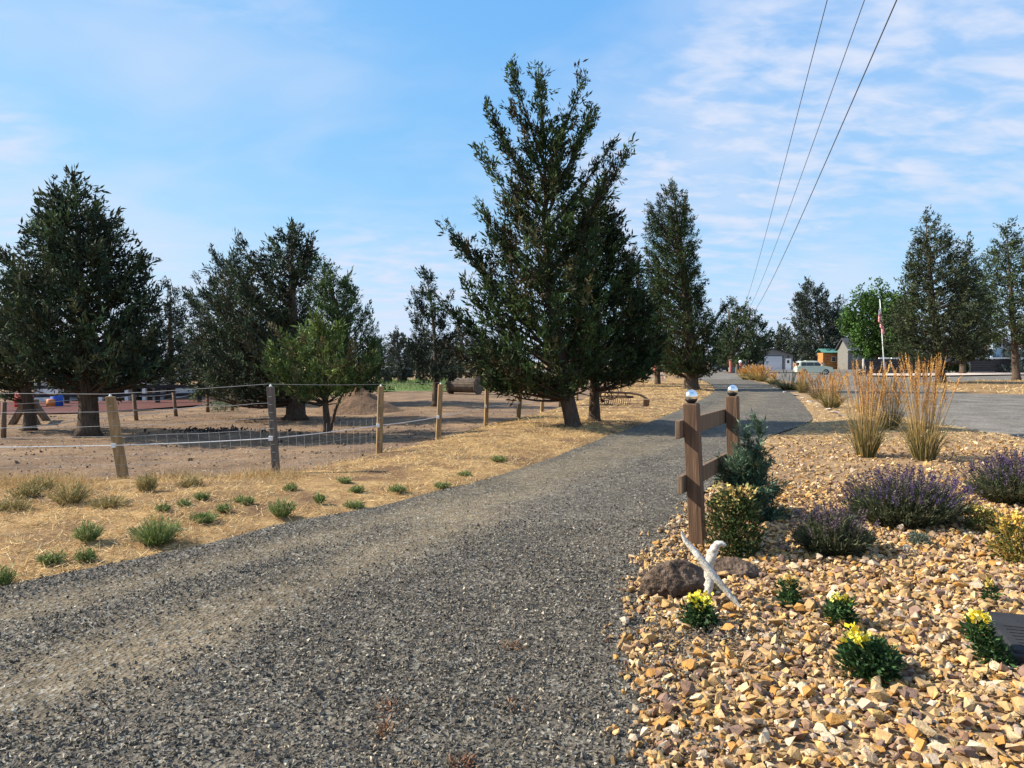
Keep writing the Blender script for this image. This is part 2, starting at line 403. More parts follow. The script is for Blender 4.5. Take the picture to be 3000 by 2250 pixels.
def in_poly(x, y, poly):
    poly = np.asarray(poly); ins = np.zeros(len(x), bool); j = len(poly) - 1
    for i in range(len(poly)):
        xi, yi = poly[i]; xj, yj = poly[j]
        ins ^= ((yi > y) != (yj > y)) & (x < (xj - xi) * (y - yi) / (yj - yi + 1e-12) + xi); j = i
    return ins
def dist_line(x, y, line):
    d = np.full(len(x), 1e9)
    for (ax, ay), (bx, by) in zip(line[:-1], line[1:]):
        ux, uy = bx - ax, by - ay; L2 = ux * ux + uy * uy + 1e-12
        t = np.clip(((x - ax) * ux + (y - ay) * uy) / L2, 0, 1)
        d = np.minimum(d, np.hypot(x - ax - t * ux, y - ay - t * uy))
    return d
# cheap smooth value noise for relief and density
_g = np.random.default_rng(11).uniform(-1, 1, (64, 64))
def vnoise(x, y, s):
    x = np.asarray(x, float) / s + 17.3; y = np.asarray(y, float) / s + 5.1
    i, j = np.floor(x).astype(int), np.floor(y).astype(int); u, v = x - i, y - j; u = u * u * (3 - 2 * u); v = v * v * (3 - 2 * v)
    g = lambda a, b: _g[a % 64, b % 64]
    return (g(i, j) * (1 - u) + g(i + 1, j) * u) * (1 - v) + (g(i, j + 1) * (1 - u) + g(i + 1, j + 1) * u) * v

# ================================================================== the setting
def sheet(name, V, F, mat, parent=None):
    o = npmesh(name, V, F, mat, parent, smooth=True); tag(o, kind='structure'); return o
def poly_sheet(name, pts, z, mat):
    bm = bmesh.new(); bm.faces.new([bm.verts.new((q[0], q[1], z)) for q in pts]); bmesh.ops.triangulate(bm, faces=bm.faces)
    bmesh.ops.recalc_face_normals(bm, faces=bm.faces)
    if sum(f.normal.z for f in bm.faces) < 0: bmesh.ops.reverse_faces(bm, faces=bm.faces)
    me = bpy.data.meshes.new(name); bm.to_mesh(me); bm.free(); return tag(link(name, me, mat), kind='structure')
poly_sheet('ground', [(-700, -60), (700, -60), (700, 1200), (-700, 1200)], -.09, 'soil')
g2 = lambda l: [G(*q) for q in l]
xy = lambda l: np.array([tuple(q)[:2] for q in l])
EDGE_L = g2([(-1500, 2120), (-500, 1850), (0, 1735), (340, 1665), (637, 1602), (800, 1550), (1125, 1487), (1356, 1426), (1546, 1372), (1763, 1290), (1939, 1229), (2070, 1168), (2100, 1142), (2075, 1122), (2040, 1112)])
EDGE_R = g2([(1700, 2900), (1880, 2420), (1890, 2250), (1893, 2065), (1885, 1900), (1878, 1767), (1905, 1690), (1954, 1570), (2003, 1520), (2110, 1405), (2239, 1290), (2370, 1245), (2385, 1225), (2325, 1155), (2289, 1141), (2235, 1124), (2180, 1112)])
FENCE = g2([(-900, 1440), (-420, 1420), (365, 1402), (810, 1390), (1110, 1326), (1283, 1288), (1423, 1247), (1518, 1227), (1587, 1209), (1641, 1192), (1680, 1178), (1720, 1164), (1752, 1150), (1778, 1138)])
# paddock of trampled dirt, left of the fence
pad = [q for q in FENCE]
far_edge = g2([(1790, 1122), (1600, 1119), (1000, 1119), (300, 1120), (-900, 1122)])
def pad_z(x, y, v): return -.03 + .05 * vnoise(x, y, 2.3) + .02 * vnoise(x, y, .7)
V, F, _ = loft([FENCE[0]] + pad[1:], [Vector((-40, 6, 0)), G(-900, 1300), G(-900, 1180), G(-200, 1150), G(300, 1130), G(900, 1120), G(1400, 1119), G(1790, 1120)], 150, 60, pad_z)
sheet('paddock', V, F, 'paddock')
V, F, _ = loft(g2([(1100, 1147), (1300, 1146), (1540, 1140), (1700, 1134)]), g2([(1120, 1117), (1300, 1116), (1540, 1116), (1720, 1116)]), 30, 8, .012)
sheet('pasture', V, F, 'pasture')
V, F, _ = loft(g2([(-700, 1222), (0, 1216), (300, 1208), (600, 1186)]), g2([(-700, 1176), (0, 1178), (300, 1176), (640, 1170)]), 40, 6, .012)
sheet('cinder_path', V, F, 'cinder')
# gravel yard and lanes (under the other sheets)
poly_sheet('yard', g2([(1300, 1088), (1990, 1102), (2040, 1116), (2100, 1150), (2250, 1320), (2700, 1480), (3900, 1500), (5200, 1300), (5200, 1078), (2500, 1076), (2150, 1078), (1300, 1081)]), -.045, 'yard')
# the drive: crowned, with two wheel tracks
TRACK_A = xy(g2([(-900, 2300), (0, 2050), (500, 1865), (900, 1720), (1220, 1570), (1480, 1440), (1700, 1370), (1950, 1285), (2180, 1190), (2215, 1150)]))
TRACK_B = xy(g2([(-900, 1960), (0, 1815), (480, 1690), (800, 1610), (1100, 1535), (1350, 1450), (1600, 1375), (1800, 1310), (2000, 1240), (2130, 1180), (2150, 1145)]))
def dr_z(x, y, v):
    s = x.shape; x, y = x.ravel(), y.ravel()
    d = np.minimum(dist_line(x, y, TRACK_A), dist_line(x, y, TRACK_B))
    return (.012 + .035 * np.clip((d - .15) / .5, 0, 1) + .012 * vnoise(x, y, .9) + .006 * vnoise(x, y, .25)).reshape(s)
V, F, _ = loft(EDGE_L, EDGE_R, 190, 46, dr_z, .01)
m, t, p = newmat('drive_gravel'); MT['drive'] = m
g = nd(t, 'ShaderNodeNewGeometry'); v_ = g.outputs['Position']
base = ramp(t, noise(t, v_, 55, 5, .7).outputs[0], [(.32, (.038, .034, .029)), (.5, (.108, .097, .081)), (.68, (.225, .203, .165))]).outputs[0]
dust = ramp(t, noise(t, v_, 60, 5, .7).outputs[0], [(.3, (.095, .077, .053)), (.5, (.175, .143, .098)), (.7, (.26, .215, .15))]).outputs[0]
at = nd(t, 'ShaderNodeAttribute', attribute_name='Col')
c = mixrgb(t, base, dust, at.outputs['Fac'])
c = mixrgb(t, c, ramp(t, noise(t, v_, .9, 4, .6).outputs[0], [(.3, (.62, .62, .62)), (.7, (1.2, 1.17, 1.12))]).outputs[0], 1.0, 'MULTIPLY')
vo = nd(t, 'ShaderNodeTexVoronoi'); vo.inputs['Scale'].default_value = 42; t.links.new(v_, vo.inputs['Vector'])
wn_ = nd(t, 'ShaderNodeTexWhiteNoise'); t.links.new(vo.outputs['Color'], wn_.inputs['Vector'])
c = mixrgb(t, c, (.25, .24, .21), ramp(t, wn_.outputs[0], [(.80, (0, 0, 0)), (.92, (.8, .8, .8))]).outputs[0])
c = mixrgb(t, c, ramp(t, noise(t, v_, 9, 5, .7).outputs[0], [(.32, (.60, .60, .60)), (.68, (1.3, 1.28, 1.22))]).outputs[0], 1.0, 'MULTIPLY')
t.links.new(c, p.inputs['Base Color']); p.inputs['Roughness'].default_value = .9; p.inputs['Specular IOR Level'].default_value = .2
t.links.new(bumpn(t, vo.outputs['Distance'], .8, .014, bumpn(t, noise(t, v_, 90, 4).outputs[0], .6, .008, bumpn(t, noise(t, v_, 16, 5, .7).outputs[0], .8, .03))), p.inputs['Normal'])
def dustiness(x, y):
    d = np.minimum(dist_line(x, y, TRACK_A) / .60, dist_line(x, y, TRACK_B) / .36)
    far = np.clip((np.hypot(x, y) - 9) / 12, 0, 1)
    return np.clip(1.15 - d + .35 * vnoise(x, y, .5) + .2 * vnoise(x, y, .17), 0, 1) * (.95 - .5 * far)
ds = dustiness(V[:, 0], V[:, 1])
dr = npmesh('driveway', V, F, 'drive', None, np.repeat(ds[:, None], 3, 1), True); tag(dr, kind='structure')
# straw verge between fence and drive
def vg_z(x, y, v): return -.02 + .10 * np.sin(np.pi * np.clip(v, 0, 1)) ** .7 + .03 * vnoise(x, y, 1.1) + .015 * vnoise(x, y, .35)
VL = [Vector((-14, 7.5, 0)), FENCE[1]] + FENCE[2:] + g2([(1800, 1115), (1800, 1103)])
VRr = [Vector((-14, 3.4, 0))] + EDGE_L[1:-1] + g2([(2060, 1113), (1990, 1103), (1900, 1097)])
off = np.array([[-.25, .25, 0]])
V, F, VP = loft(VL, VRr, 170, 30, vg_z, .02)
sheet('straw_verge', V, F, 'straw')
VERGE = np.concatenate([VP[:, 0], VP[::-1, -1]])
from mathutils.kdtree import KDTree
def kd_of(V):
    k = KDTree(len(V))
    for i, q in enumerate(V): k.insert((q[0], q[1], 0), i)
    k.balance(); return k
_vk, _vv = kd_of(V), V
def verge_z(x, y): return float(_vv[_vk.find((x, y, 0))[1]][2])
# stone bed with an island of soil running back between the two lanes
BED_L = EDGE_R[1:]
BED_R = g2([(3600, 2420), (3900, 2250), (4200, 1900), (4100, 1500), (3700, 1370), (3300, 1320), (3000, 1292), (2860, 1266), (2740, 1248), (2600, 1218), (2490, 1172), (2420, 1140), (2330, 1120), (2240, 1111), (2190, 1109)])
def bd_z(x, y, v): return .035 + .07 * np.sin(np.pi * np.clip(v, 0, 1)) ** .6 * np.clip(1.3 - y / 40, .2, 1) + .02 * vnoise(x, y, .8)
V, F, BP = loft(BED_L, BED_R, 130, 40, bd_z, .015)
bed = sheet('stone_bed', V, F, 'bedsoil')
BED = np.concatenate([BP[:, 0], BP[::-1, -1]])
_bk, _bv = kd_of(V), V
def bed_z(x, y): return float(_bv[_bk.find((x, y, 0))[1]][2])
# dry lawn island under the right-hand trees, pale walk in front of the house
V, F, _ = loft(g2([(2690, 1126), (2745, 1133), (2790, 1147), (3000, 1159), (3400, 1172), (4200, 1190)]), g2([(2690, 1121), (2745, 1119), (2800, 1117), (3000, 1109), (3400, 1108), (4200, 1108)]), 40, 10, lambda x, y, v: -.05 + .13 * np.sin(np.pi * v) + .03 * vnoise(x, y, 2))
sheet('dry_lawn', V, F, 'straw')
V, F, _ = loft(g2([(2540, 1102), (2700, 1104), (2950, 1099), (3200, 1097)]), g2([(2540, 1096), (2700, 1096), (2950, 1093), (3200, 1091)]), 20, 4, .10)
sheet('front_walk', V, F, 'concrete')
V, F, _ = loft(g2([(1650, 1097), (1750, 1098), (1990, 1101)]), g2([(1650, 1081), (1750, 1080), (2110, 1080)]), 20, 4, -.03)
sheet('far_field', V, F, 'straw')

# ------------------------------------------------------------------ loose stones
def scatter(poly, n, box):
    x = rng.uniform(box[0], box[1], n); y = rng.uniform(box[2], box[3], n); k = in_poly(x, y, poly); return x[k], y[k]
_c0, _c1 = G(2870, 1786, .19), G(2962, 1893, .19); _e1 = (_c1 - _c0).normalized(); _e2 = Vector((-_e1.y, _e1.x, 0))
VBOX = [tuple(_c0 + _e1 * a + _e2 * b)[:2] for a, b in ((0, 0), (.62, 0), (.62, .5), (0, .5))]
YEL = [(.45, .29, .13), (.53, .375, .20), (.375, .23, .10), (.37, .25, .15), (.60, .48, .32), (.43, .22, .06), (.25, .145, .09), (.22, .14, .105), (.50, .32, .12), (.45, .35, .25)]
YW = [6, 4.2, 5, 3, 1.1, 2.8, 2.2, 2, 3, 1.6]
def stone_limit(x, y):    # the stones thin out into bare soil up the island
    return np.clip((15.5 - y + .9 * vnoise(x, y, 1.3)) / 3.0, 0.035, 1)
x, y = scatter(BED, 50000, (.5, 6.0, 2.3, 9)); xb, yb = scatter(BED, 40000, (1, 13, 9, 30)); x, y = np.r_[x, xb], np.r_[y, yb]
keep = (rng.uniform(size=len(x)) < stone_limit(x, y) * np.clip(np.hypot(x - G(2040, 1925).x, (y - G(2040, 1925).y) * 1.1) / .34 - .25, .3, 1)) & (x < .74 * y + .3) & ~in_poly(x, y, VBOX)
x, y = x[keep], y[keep]
sz = np.clip(rng.lognormal(math.log(.0238), .36, len(x)), .013, .058) * np.where(y > 9, 1.15, 1)
z = np.array([bed_z(a, b) for a, b in zip(x, y)]) + sz * rng.uniform(.05, .95, len(x))
P = np.stack([x, y, z], 1); cl_ = palette(len(x), YEL, YW, .14)
# the 300 that show largest are stones of their own
seen = np.abs(x / np.maximum(y, .1)) < .67
order = np.argsort(np.where(seen & (y > 2.75), y - sz * 12 - (z - .08) * 6, 99))[:300]
rest = np.ones(len(x), bool); rest[order] = False
nr = rest & (y < 7.5); fr_ = rest & (y >= 7.5)
V, F, C = join(stones(P[nr], sz[nr], cl_[nr], HULL_L, .24), stones(P[fr_], sz[fr_], cl_[fr_], HULL_S, .24))
o = npmesh('loose_stones', V, F, 'stonecol', bed, C); tag(o, kind='stuff')
m, t, p = newmat('single_stone'); oi = nd(t, 'ShaderNodeObjectInfo'); MT['single'] = m
r_ = ramp(t, oi.outputs['Random'], [(i / len(YEL), c_) for i, c_ in enumerate(YEL)]); r_.color_ramp.interpolation = 'CONSTANT'
gp = nd(t, 'ShaderNodeNewGeometry'); n_ = noise(t, gp.outputs['Position'], 28, 4)
t.links.new(mixrgb(t, r_.outputs[0], ramp(t, n_.outputs[0], [(.25, (.65,) * 3), (.75, (1.2,) * 3)]).outputs[0], 1.0, 'MULTIPLY'), p.inputs['Base Color'])
p.inputs['Roughness'].default_value = .8; p.inputs['Specular IOR Level'].default_value = .2
t.links.new(bumpn(t, noise(t, gp.outputs['Position'], 90, 3).outputs[0], .5, .01), p.inputs['Normal'])
smesh = []
for hv, hf in HULL_L:
    me = bpy.data.meshes.new('stone'); me.from_pydata([tuple(q) for q in hv], [], [tuple(int(i) for i in f) for f in hf]); me.update(); me.materials.append(m); smesh.append(me)
for i in order:
    o = bpy.data.objects.new('stone', smesh[int(rng.integers(len(smesh)))]); COL.objects.link(o); o.parent = bed
    o.location = P[i]; o.scale = (sz[i],) * 3; o.rotation_euler = (rng.normal(0, .38), rng.normal(0, .38), rng.uniform(0, 6.28))
# basalt gravel of the drive
DRV = np.concatenate([resample(EDGE_L, 160), resample(EDGE_R, 160)[::-1]])
GRY = [(.085, .075, .061), (.13, .115, .092), (.175, .154, .12), (.25, .22, .167), (.45, .39, .285), (.19, .143, .088), (.056, .050, .042)]
GW = [5, 6, 5, 3, 1.5, 2, 2.5]
drp = np.concatenate([DRV])
def gravel_pts(n, box, dens):
    x, y = scatter(drp, n, box); pr = dens(x, y) * (1 - .93 * dustiness(x, y)); k = rng.uniform(size=len(x)) < pr; return x[k], y[k]
x1, y1 = gravel_pts(205000, (-6.5, 2.2, 2.4, 7.2), lambda x, y: np.where(np.abs(x) < .72 * y + .2, np.clip(1.3 - (y - 2.4) * .2, .36, 1), 0) * .80)
x2, y2 = gravel_pts(80000, (-8, 5, 7.2, 17), lambda x, y: np.where(np.abs(x) < .72 * y + .2, np.clip(1 - (y - 7) * .105, .06, 1), 0) * .74)
# gravel strays into the stone bed's edge and the verge's edge
x3, y3 = scatter(BED, 34000, (.4, 2.6, 2.4, 8)); d3 = dist_line(x3, y3, xy(EDGE_R)); k = rng.uniform(size=len(x3)) < np.clip(np.maximum(.85 - d3 / .34, 1.25 - np.hypot(x3 - G(2040, 1925).x, (y3 - G(2040, 1925).y) * 1.1) / .42) + .7 * vnoise(x3, y3, .22), 0, 1); x3, y3 = x3[k], y3[k]
x4, y4 = scatter(VERGE, 60000, (-7, 3, 3, 12)); d4 = dist_line(x4, y4, xy(EDGE_L)); k = rng.uniform(size=len(x4)) < np.clip(.6 - d4 / .16 + .4 * vnoise(x4, y4, .3), 0, 1) ** 2; x4, y4 = x4[k], y4[k]
dv, dk = V, None
xs, ys = np.concatenate([x1, x2, x3, x4]), np.concatenate([y1, y2, y3, y4])
zz = dr_z(xs, ys, None)
for i in range(len(x1) + len(x2), len(xs)):
    zz[i] = (bed_z if i < len(x1) + len(x2) + len(x3) else verge_z)(xs[i], ys[i]) + (rng.uniform(0, .04) if i < len(x1) + len(x2) + len(x3) else 0)
gs = np.clip(rng.lognormal(math.log(.0102), .34, len(xs)), .005, .020); gs[len(x1) + len(x2):len(x1) + len(x2) + len(x3)] *= 1.25
P = np.stack([xs, ys, zz + gs * rng.uniform(0, .8, len(xs))], 1)
V, F, C = stones(P, gs, palette(len(xs), GRY, GW, .2), HULL_T)
tag(npmesh('loose_gravel', V, F, 'gravelcol', dr, C), kind='stuff')
# yellow stones strayed onto the gravel
xa, ya = gravel_pts(24000, (-.5, 2.2, 2.4, 8), lambda x, y: np.clip(.62 + .5 * vnoise(x, y, .3) - dist_line(x, y, xy(EDGE_R)) / .25, 0, 1) ** 1.5)
sa_ = np.clip(rng.lognormal(math.log(.024), .3, len(xa)), .012, .045); P = np.stack([xa, ya, dr_z(xa, ya, None) + sa_ * .5], 1)
V, F, C = stones(P, sa_, palette(len(xa), YEL, YW, .14), HULL_L); tag(npmesh('stray_stones', V, F, 'stonecol', dr, C), kind='stuff')
# clods, dung and pale chips on the paddock
PAD = np.array([tuple(q)[:2] for q in FENCE] + [tuple(q)[:2] for q in far_edge])
x, y = scatter(PAD, 16000, (-16, 1, 8.5, 30)); k = rng.uniform(size=len(x)) < np.clip(1.25 - (y - 9) / 16, .1, 1) * .6; x, y = x[k], y[k]
s_ = np.clip(rng.lognormal(math.log(.017), .5, len(x)), .007, .07); P = np.stack([x, y, pad_z(x, y, None) + .2 * s_], 1)
V, F, C = stones(P * 1, s_, palette(len(x), [(.16, .105, .07), (.22, .15, .10), (.07, .045, .03), (.05, .035, .025), (.40, .32, .23)], [6, 4, 2, 1.5, .8], .2), HULL_S)
tag(npmesh('dirt_clods', V, F, 'gravelcol', None, C), 'brown dirt clods and dung scattered over the paddock', 'clods', kind='stuff')

# ------------------------------------------------------------------ dry straw
def strawmesh(name, x, y, zf, ln, wd, cols, w=None, lie=.55, parent=None, up=.5, seg=2):
    n = len(x); z = np.array([zf(a, b) for a, b in zip(x, y)]); a = rng.uniform(0, 6.28, n); el = np.abs(rng.normal(0, lie, n)) * up
    L = ln * rng.uniform(.5, 1.4, n); d = np.stack([np.cos(a) * np.cos(el), np.sin(a) * np.cos(el), np.sin(el)], 1)
    P0 = np.stack([x, y, z + .004], 1); P2 = P0 + d * L[:, None]; P1 = (P0 + P2) / 2 + np.stack([rng.normal(0, .15, n), rng.normal(0, .15, n), rng.uniform(0, .3, n)], 1) * L[:, None]
    c_ = palette(n, cols, w, .2); V, F, C = ribbons(P0, P1, P2, wd * np.ones(n), wd * .5 * np.ones(n), c_, None, seg)
    return tag(npmesh(name, V, F, 'bladecol', parent, C), kind='stuff')
STR = [(.66, .49, .24), (.56, .39, .17), (.72, .58, .33), (.44, .29, .13), (.60, .36, .15), (.30, .20, .10)]
SWT = [5, 4, 3, 2.5, 2, 1.5]
vxy = VERGE
x, y = scatter(vxy, 420000, (-9, 9, 3, 22)); k = (rng.uniform(size=len(x)) < np.clip(1.2 - y / 22, .2, 1) * np.clip(.62 + .6 * vnoise(x, y, .9) + .45 * vnoise(x, y, .3), .06, 1)) & (np.abs(x) < .76 * y + .6); x, y = x[k], y[k]
strawmesh('dry_straw', x, y, verge_z, .075, .0055, STR, SWT, .6, None, .7, 1); tag(bpy.data.objects['dry_straw'], 'golden dry straw lying over the verge along the drive', 'straw')
x, y = scatter(vxy, 30000, (-2, 24, 17, 60)); k = np.abs(x) < .76 * y; x, y = x[k], y[k]
strawmesh('dry_grass', x, y, verge_z, .13, .016, STR, SWT, .5, None, .6); tag(bpy.data.objects['dry_grass'], 'short dry grass under the roadside junipers', 'grass')
# taller wispy dead grass at the near left of the verge
x, y = scatter(vxy, 80000, (-9, -1.5, 6.2, 10.4)); dd = dist_line(x, y, xy(FENCE)); k = (rng.uniform(size=len(x)) < np.clip(1.25 - dd / 1.5, 0, 1) * np.clip((-x - 1.5) / 2.0, 0.08, 1) * np.clip(.30 + 1.5 * vnoise(x, y, .55), 0.02, 1)); x, y = x[k], y[k]
strawmesh('wispy_grass', x, y, verge_z, .13, .0042, [(.50, .32, .14), (.60, .42, .20), (.38, .25, .11), (.30, .25, .12)], None, 1.0, None, 1.2); tag(bpy.data.objects['wispy_grass'], 'tall wispy dead grass along the foot of the near fence', 'grass')
# chaff over the paddock
x, y = scatter(PAD, 18000, (-15, 1, 8.5, 30)); k = rng.uniform(size=len(x)) < np.clip(1.2 - (y - 8) / 14, .08, 1); x, y = x[k], y[k]
strawmesh('paddock_chaff', x, y, lambda a, b: float(pad_z(np.array([a]), np.array([b]), None)[0]), .09, .007, [(.42, .30, .18), (.32, .22, .13), (.56, .44, .28)], None, .3); tag(bpy.data.objects['paddock_chaff'], 'pale chaff strewn over the brown paddock dirt', 'chaff')
# litter on the soil of the island
x, y = scatter(BED, 26000, (2.5, 12, 13, 40)); strawmesh('island_litter', x, y, bed_z, .12, .010, STR, SWT, .4, bed)
x, y = scatter(np.array([tuple(q)[:2] for q in g2([(1100, 1147), (1540, 1141), (1720, 1133), (1720, 1116), (1120, 1117)])]), 16000, (-12, 8, 35, 62))
strawmesh('pasture_grass', x, y, lambda a, b: .01, .30, .03, [(.12, .19, .06), (.17, .24, .08), (.25, .28, .12)], None, 1.2, None, 1.2); tag(bpy.data.objects['pasture_grass'], 'green pasture grass beyond the dirt paddock', 'grass')
lx = xy(g2([(2700, 1123), (2745, 1131), (2790, 1145), (3000, 1157), (3150, 1160), (3150, 1110), (3000, 1111), (2800, 1119)]))
x, y = scatter(lx, 9000, (20, 60, 30, 70)); strawmesh('lawn_grass', x, y, lambda a, b: .0, .22, .03, STR, SWT, .8, None, .9, 1); tag(bpy.data.objects['lawn_grass'], 'dry lawn grass under the right-hand spruces', 'grass')

# ================================================================== trees
GREENS = [(.030, .050, .022), (.042, .068, .028), (.058, .088, .034), (.075, .072, .032), (.022, .036, .018)]
def conifer(name, base, prof, label, group=None, cols=None, w=None, rt=.14, limbs=(), density=1.0, bend=0.0, nleaf=14, up=.55, dark=1.0, dead=0, sink=.06, spiky=0, fill=.55, low=None, clump=1.0, flen=1.0, mat='needle'):
    """prof: crown outline (photo y, left x, right x) at the tree's own distance; limbs: tips (x, y) of long boughs.
    The foliage is made of tapering sprays ("fingers") that sweep outward and up from the boughs."""
    B = G(*base); d = B.y
    root = empty(name, (B.x, B.y, -sink), 0, label, 'tree', group)
    pr = sorted([(AT(base[0], q[0], d).z, AT(q[1], q[0], d).x - B.x, AT(q[2], q[0], d).x - B.x) for q in prof])
    hz, hl, hr = (np.array(c) for c in zip(*pr)); H = hz[-1]; zlow = hz[0]
    area = float(np.sum((hr - hl)[1:] * np.diff(hz)))
    Lf = max(.46, .0125 * d) * flen                          # length of a spray
    nf = int(np.clip(area / (Lf * Lf * .33) * 4.2 * density, 150, 2300))
    topx = (hl[-1] + hr[-1]) / 2; zt = np.linspace(0, 1, 9); tx = topx * zt ** 1.6 + bend * np.sin(zt * 3.0)
    tp = [(tx[i], .05 * math.sin(i * 2.1), zt[i] * H * .97) for i in range(9)]
    mb = MB(); mb.tube([tp[0], (tp[0][0] * .8 + tp[1][0] * .2, 0, H * .03)] + tp[1:], [rt * q for q in [1.6, 1.15, 1.0, .9, .8, .64, .48, .32, .17, .04]], 10, True, .08)
    trunk_at = lambda z: np.array([np.interp(z, zt * H * .97, tx), 0.0, z])
    zg = np.linspace(zlow, H, 80); cum = np.cumsum(np.interp(zg, hz, hr - hl) + .20 * (hr - hl).max()); pick = lambda u: np.interp(u, (cum - cum[0]) / (cum[-1] - cum[0]), zg)
    nb = int(np.clip(nf / 8, 24, 190)); colr = np.array(cols or GREENS); ww = None if w is None else np.array(w) / sum(w)
    FS, FD, FL, FC = [], [], [], []                           # finger start, direction, length, colour
    boughs = []
    for i, z in enumerate(pick((np.arange(nb) + rng.uniform(0, 1, nb)) / nb)):
        a = i * 2.39996 + rng.uniform(-.5, .5); L_, R_ = np.interp(z, hz, hl), np.interp(z, hz, hr); cx, hw = (L_ + R_) / 2, (R_ - L_) / 2
        f = rng.uniform(.60, 1.0) ** .55 * rng.uniform(.86, 1.04)
        if rng.uniform() < .12: f *= 1.16                      # a few reach out past the rest
        hx = max(hw * f - Lf * .28, .05)
        boughs.append((np.array([cx + hx * math.cos(a), hx * math.sin(a) * .92, z - Lf * .45]), 1.0, True))
    for lx, ly, *th in limbs:
        q = AT(lx, ly, d); boughs.append((np.array([q.x - B.x, rng.uniform(-.25, .25), q.z - Lf * .35]), (th[0] if th else .5) * 2, False))
    per = max(3, int(nf * (1 - fill * .35) / max(nb, 1)))
    for tip, wgt, normal in boughs:
        tip[2] = max(tip[2], zlow * .92)
        r_h = math.hypot(tip[0] - np.interp(tip[2], zt * H * .97, tx), tip[1])
        rise = (.20 + up * rng.uniform(.4, 1.2)) * r_h + (0 if normal else tip[2] * .18)
        z0 = max(zlow * .72, min(tip[2] - rise, H * .93)); s0 = trunk_at(z0); mid = s0 * .45 + tip * .55 + np.array([0, 0, -.12 * r_h]) + rng.normal(0, .05, 3) * r_h
        tt = np.linspace(0, 1, 6)[:, None]; curve = (1 - tt) ** 2 * s0 + 2 * tt * (1 - tt) * mid + tt ** 2 * tip; Lb = np.linalg.norm(tip - s0)
        rb = rt * np.clip(.10 + .11 * Lb / max(H * .25, .1), .08, .34); mb.tube([tuple(q) for q in curve], list(rb * np.linspace(1, .15, 6)), 4, False)
        col = colr[rng.choice(len(colr), p=ww)] * math.exp(rng.normal(0, .22)) * dark
        k = per if normal else max(8, int(5.0 * Lb / Lf * wgt) + 6)
        for j in range(k):
            tq = 1.0 if j == 0 else rng.uniform(.25 if normal else .18, 1) ** .75; q = (1 - tq) ** 2 * s0 + 2 * tq * (1 - tq) * mid + tq ** 2 * tip
            bd = (mid - s0) * (1 - tq) + (tip - mid) * tq; bd = bd / max(np.linalg.norm(bd), .01)
            out = q - trunk_at(min(q[2], H)); out[2] = 0; out = out / max(np.linalg.norm(out), .05)
            fd = bd * .55 + out * .35 + np.array([0, 0, up * 1.25]) + rng.normal(0, .58 if j else .15, 3)
            FS.append(q + rng.normal(0, .06, 3) * Lf); FD.append(fd / np.linalg.norm(fd)); FL.append(Lf * rng.uniform(.55, 1.1) * (1 if normal else .85) * (1.15 if j == 0 else 1)); FC.append((col if rng.uniform() < .6 else colr[rng.choice(len(colr), p=ww)] * dark) * math.exp(rng.normal(0, .25)))
    m_ = int(nf * fill)                                       # sprays from the small twigs between the boughs
    zf_ = pick(rng.uniform(0, .93, m_)); a = rng.uniform(0, 6.283, m_); f = np.sqrt(rng.uniform(.08, .86, m_)); L_, R_ = np.interp(zf_, hz, hl), np.interp(zf_, hz, hr)
    for i in range(m_):
        cx, hw = (L_[i] + R_[i]) / 2, (R_[i] - L_[i]) / 2; fd = np.array([math.cos(a[i]) * .55, math.sin(a[i]) * .55, up * 1.2]) + rng.normal(0, .4, 3)
        FS.append(np.array([cx + hw * math.cos(a[i]) * f[i], hw * math.sin(a[i]) * f[i], zf_[i] - Lf * .4])); FD.append(fd / np.linalg.norm(fd)); FL.append(Lf * rng.uniform(.5, .95)); FC.append(colr[rng.choice(len(colr), p=ww)] * math.exp(rng.normal(0, .30)) * dark)
    for _ in range(dead):     # bare dead boughs
        z = rng.uniform(zlow * .7, zlow * 1.8); a_ = rng.uniform(0, 6.28); s0 = trunk_at(z); l_ = rng.uniform(.5, 1.0) * (hr - hl).max() * .42
        e = s0 + np.array([math.cos(a_) * l_, math.sin(a_) * l_, rng.uniform(-.1, .25) * l_]); mid = (s0 + e) / 2 + rng.normal(0, .08, 3) * l_
        mb.tube([tuple(s0), tuple(mid), tuple(e)], [rt * .16, rt * .11, rt * .03], 4, False)
    FS, FD, FL, FC = np.array(FS), np.array(FD), np.array(FL), np.array(FC)
    FS[:, 2] = np.maximum(FS[:, 2], zlow * .9 + rng.normal(0, .06, len(FS)) * Lf)
    nt = 8; s = np.linspace(.02, .92, nt)[None] + rng.uniform(-.05, .05, (len(FS), nt)); rad = (FL[:, None] * .17 * (1.08 - s))[..., None]
    P = (FS[:, None] + FD[:, None] * (FL[:, None] * s)[..., None] + rng.normal(size=(len(FS), nt, 3)) * rad).reshape(-1, 3)
    V, F, C = leaves(P, np.repeat(FD, nt, 0), np.repeat(FL, nt) * .38, np.repeat(FC, nt, 0) * .80, 4 if d < 45 else 3, .50, .27 if d < 45 else .34, .24)
    mb.build('trunk', 'bark', root, True); npmesh('crown', V, F, mat, root, C)
    return root
JG = [(.030, .055, .018), (.048, .085, .025), (.078, .122, .036), (.092, .082, .034), (.062, .050, .026), (.022, .038, .015)]
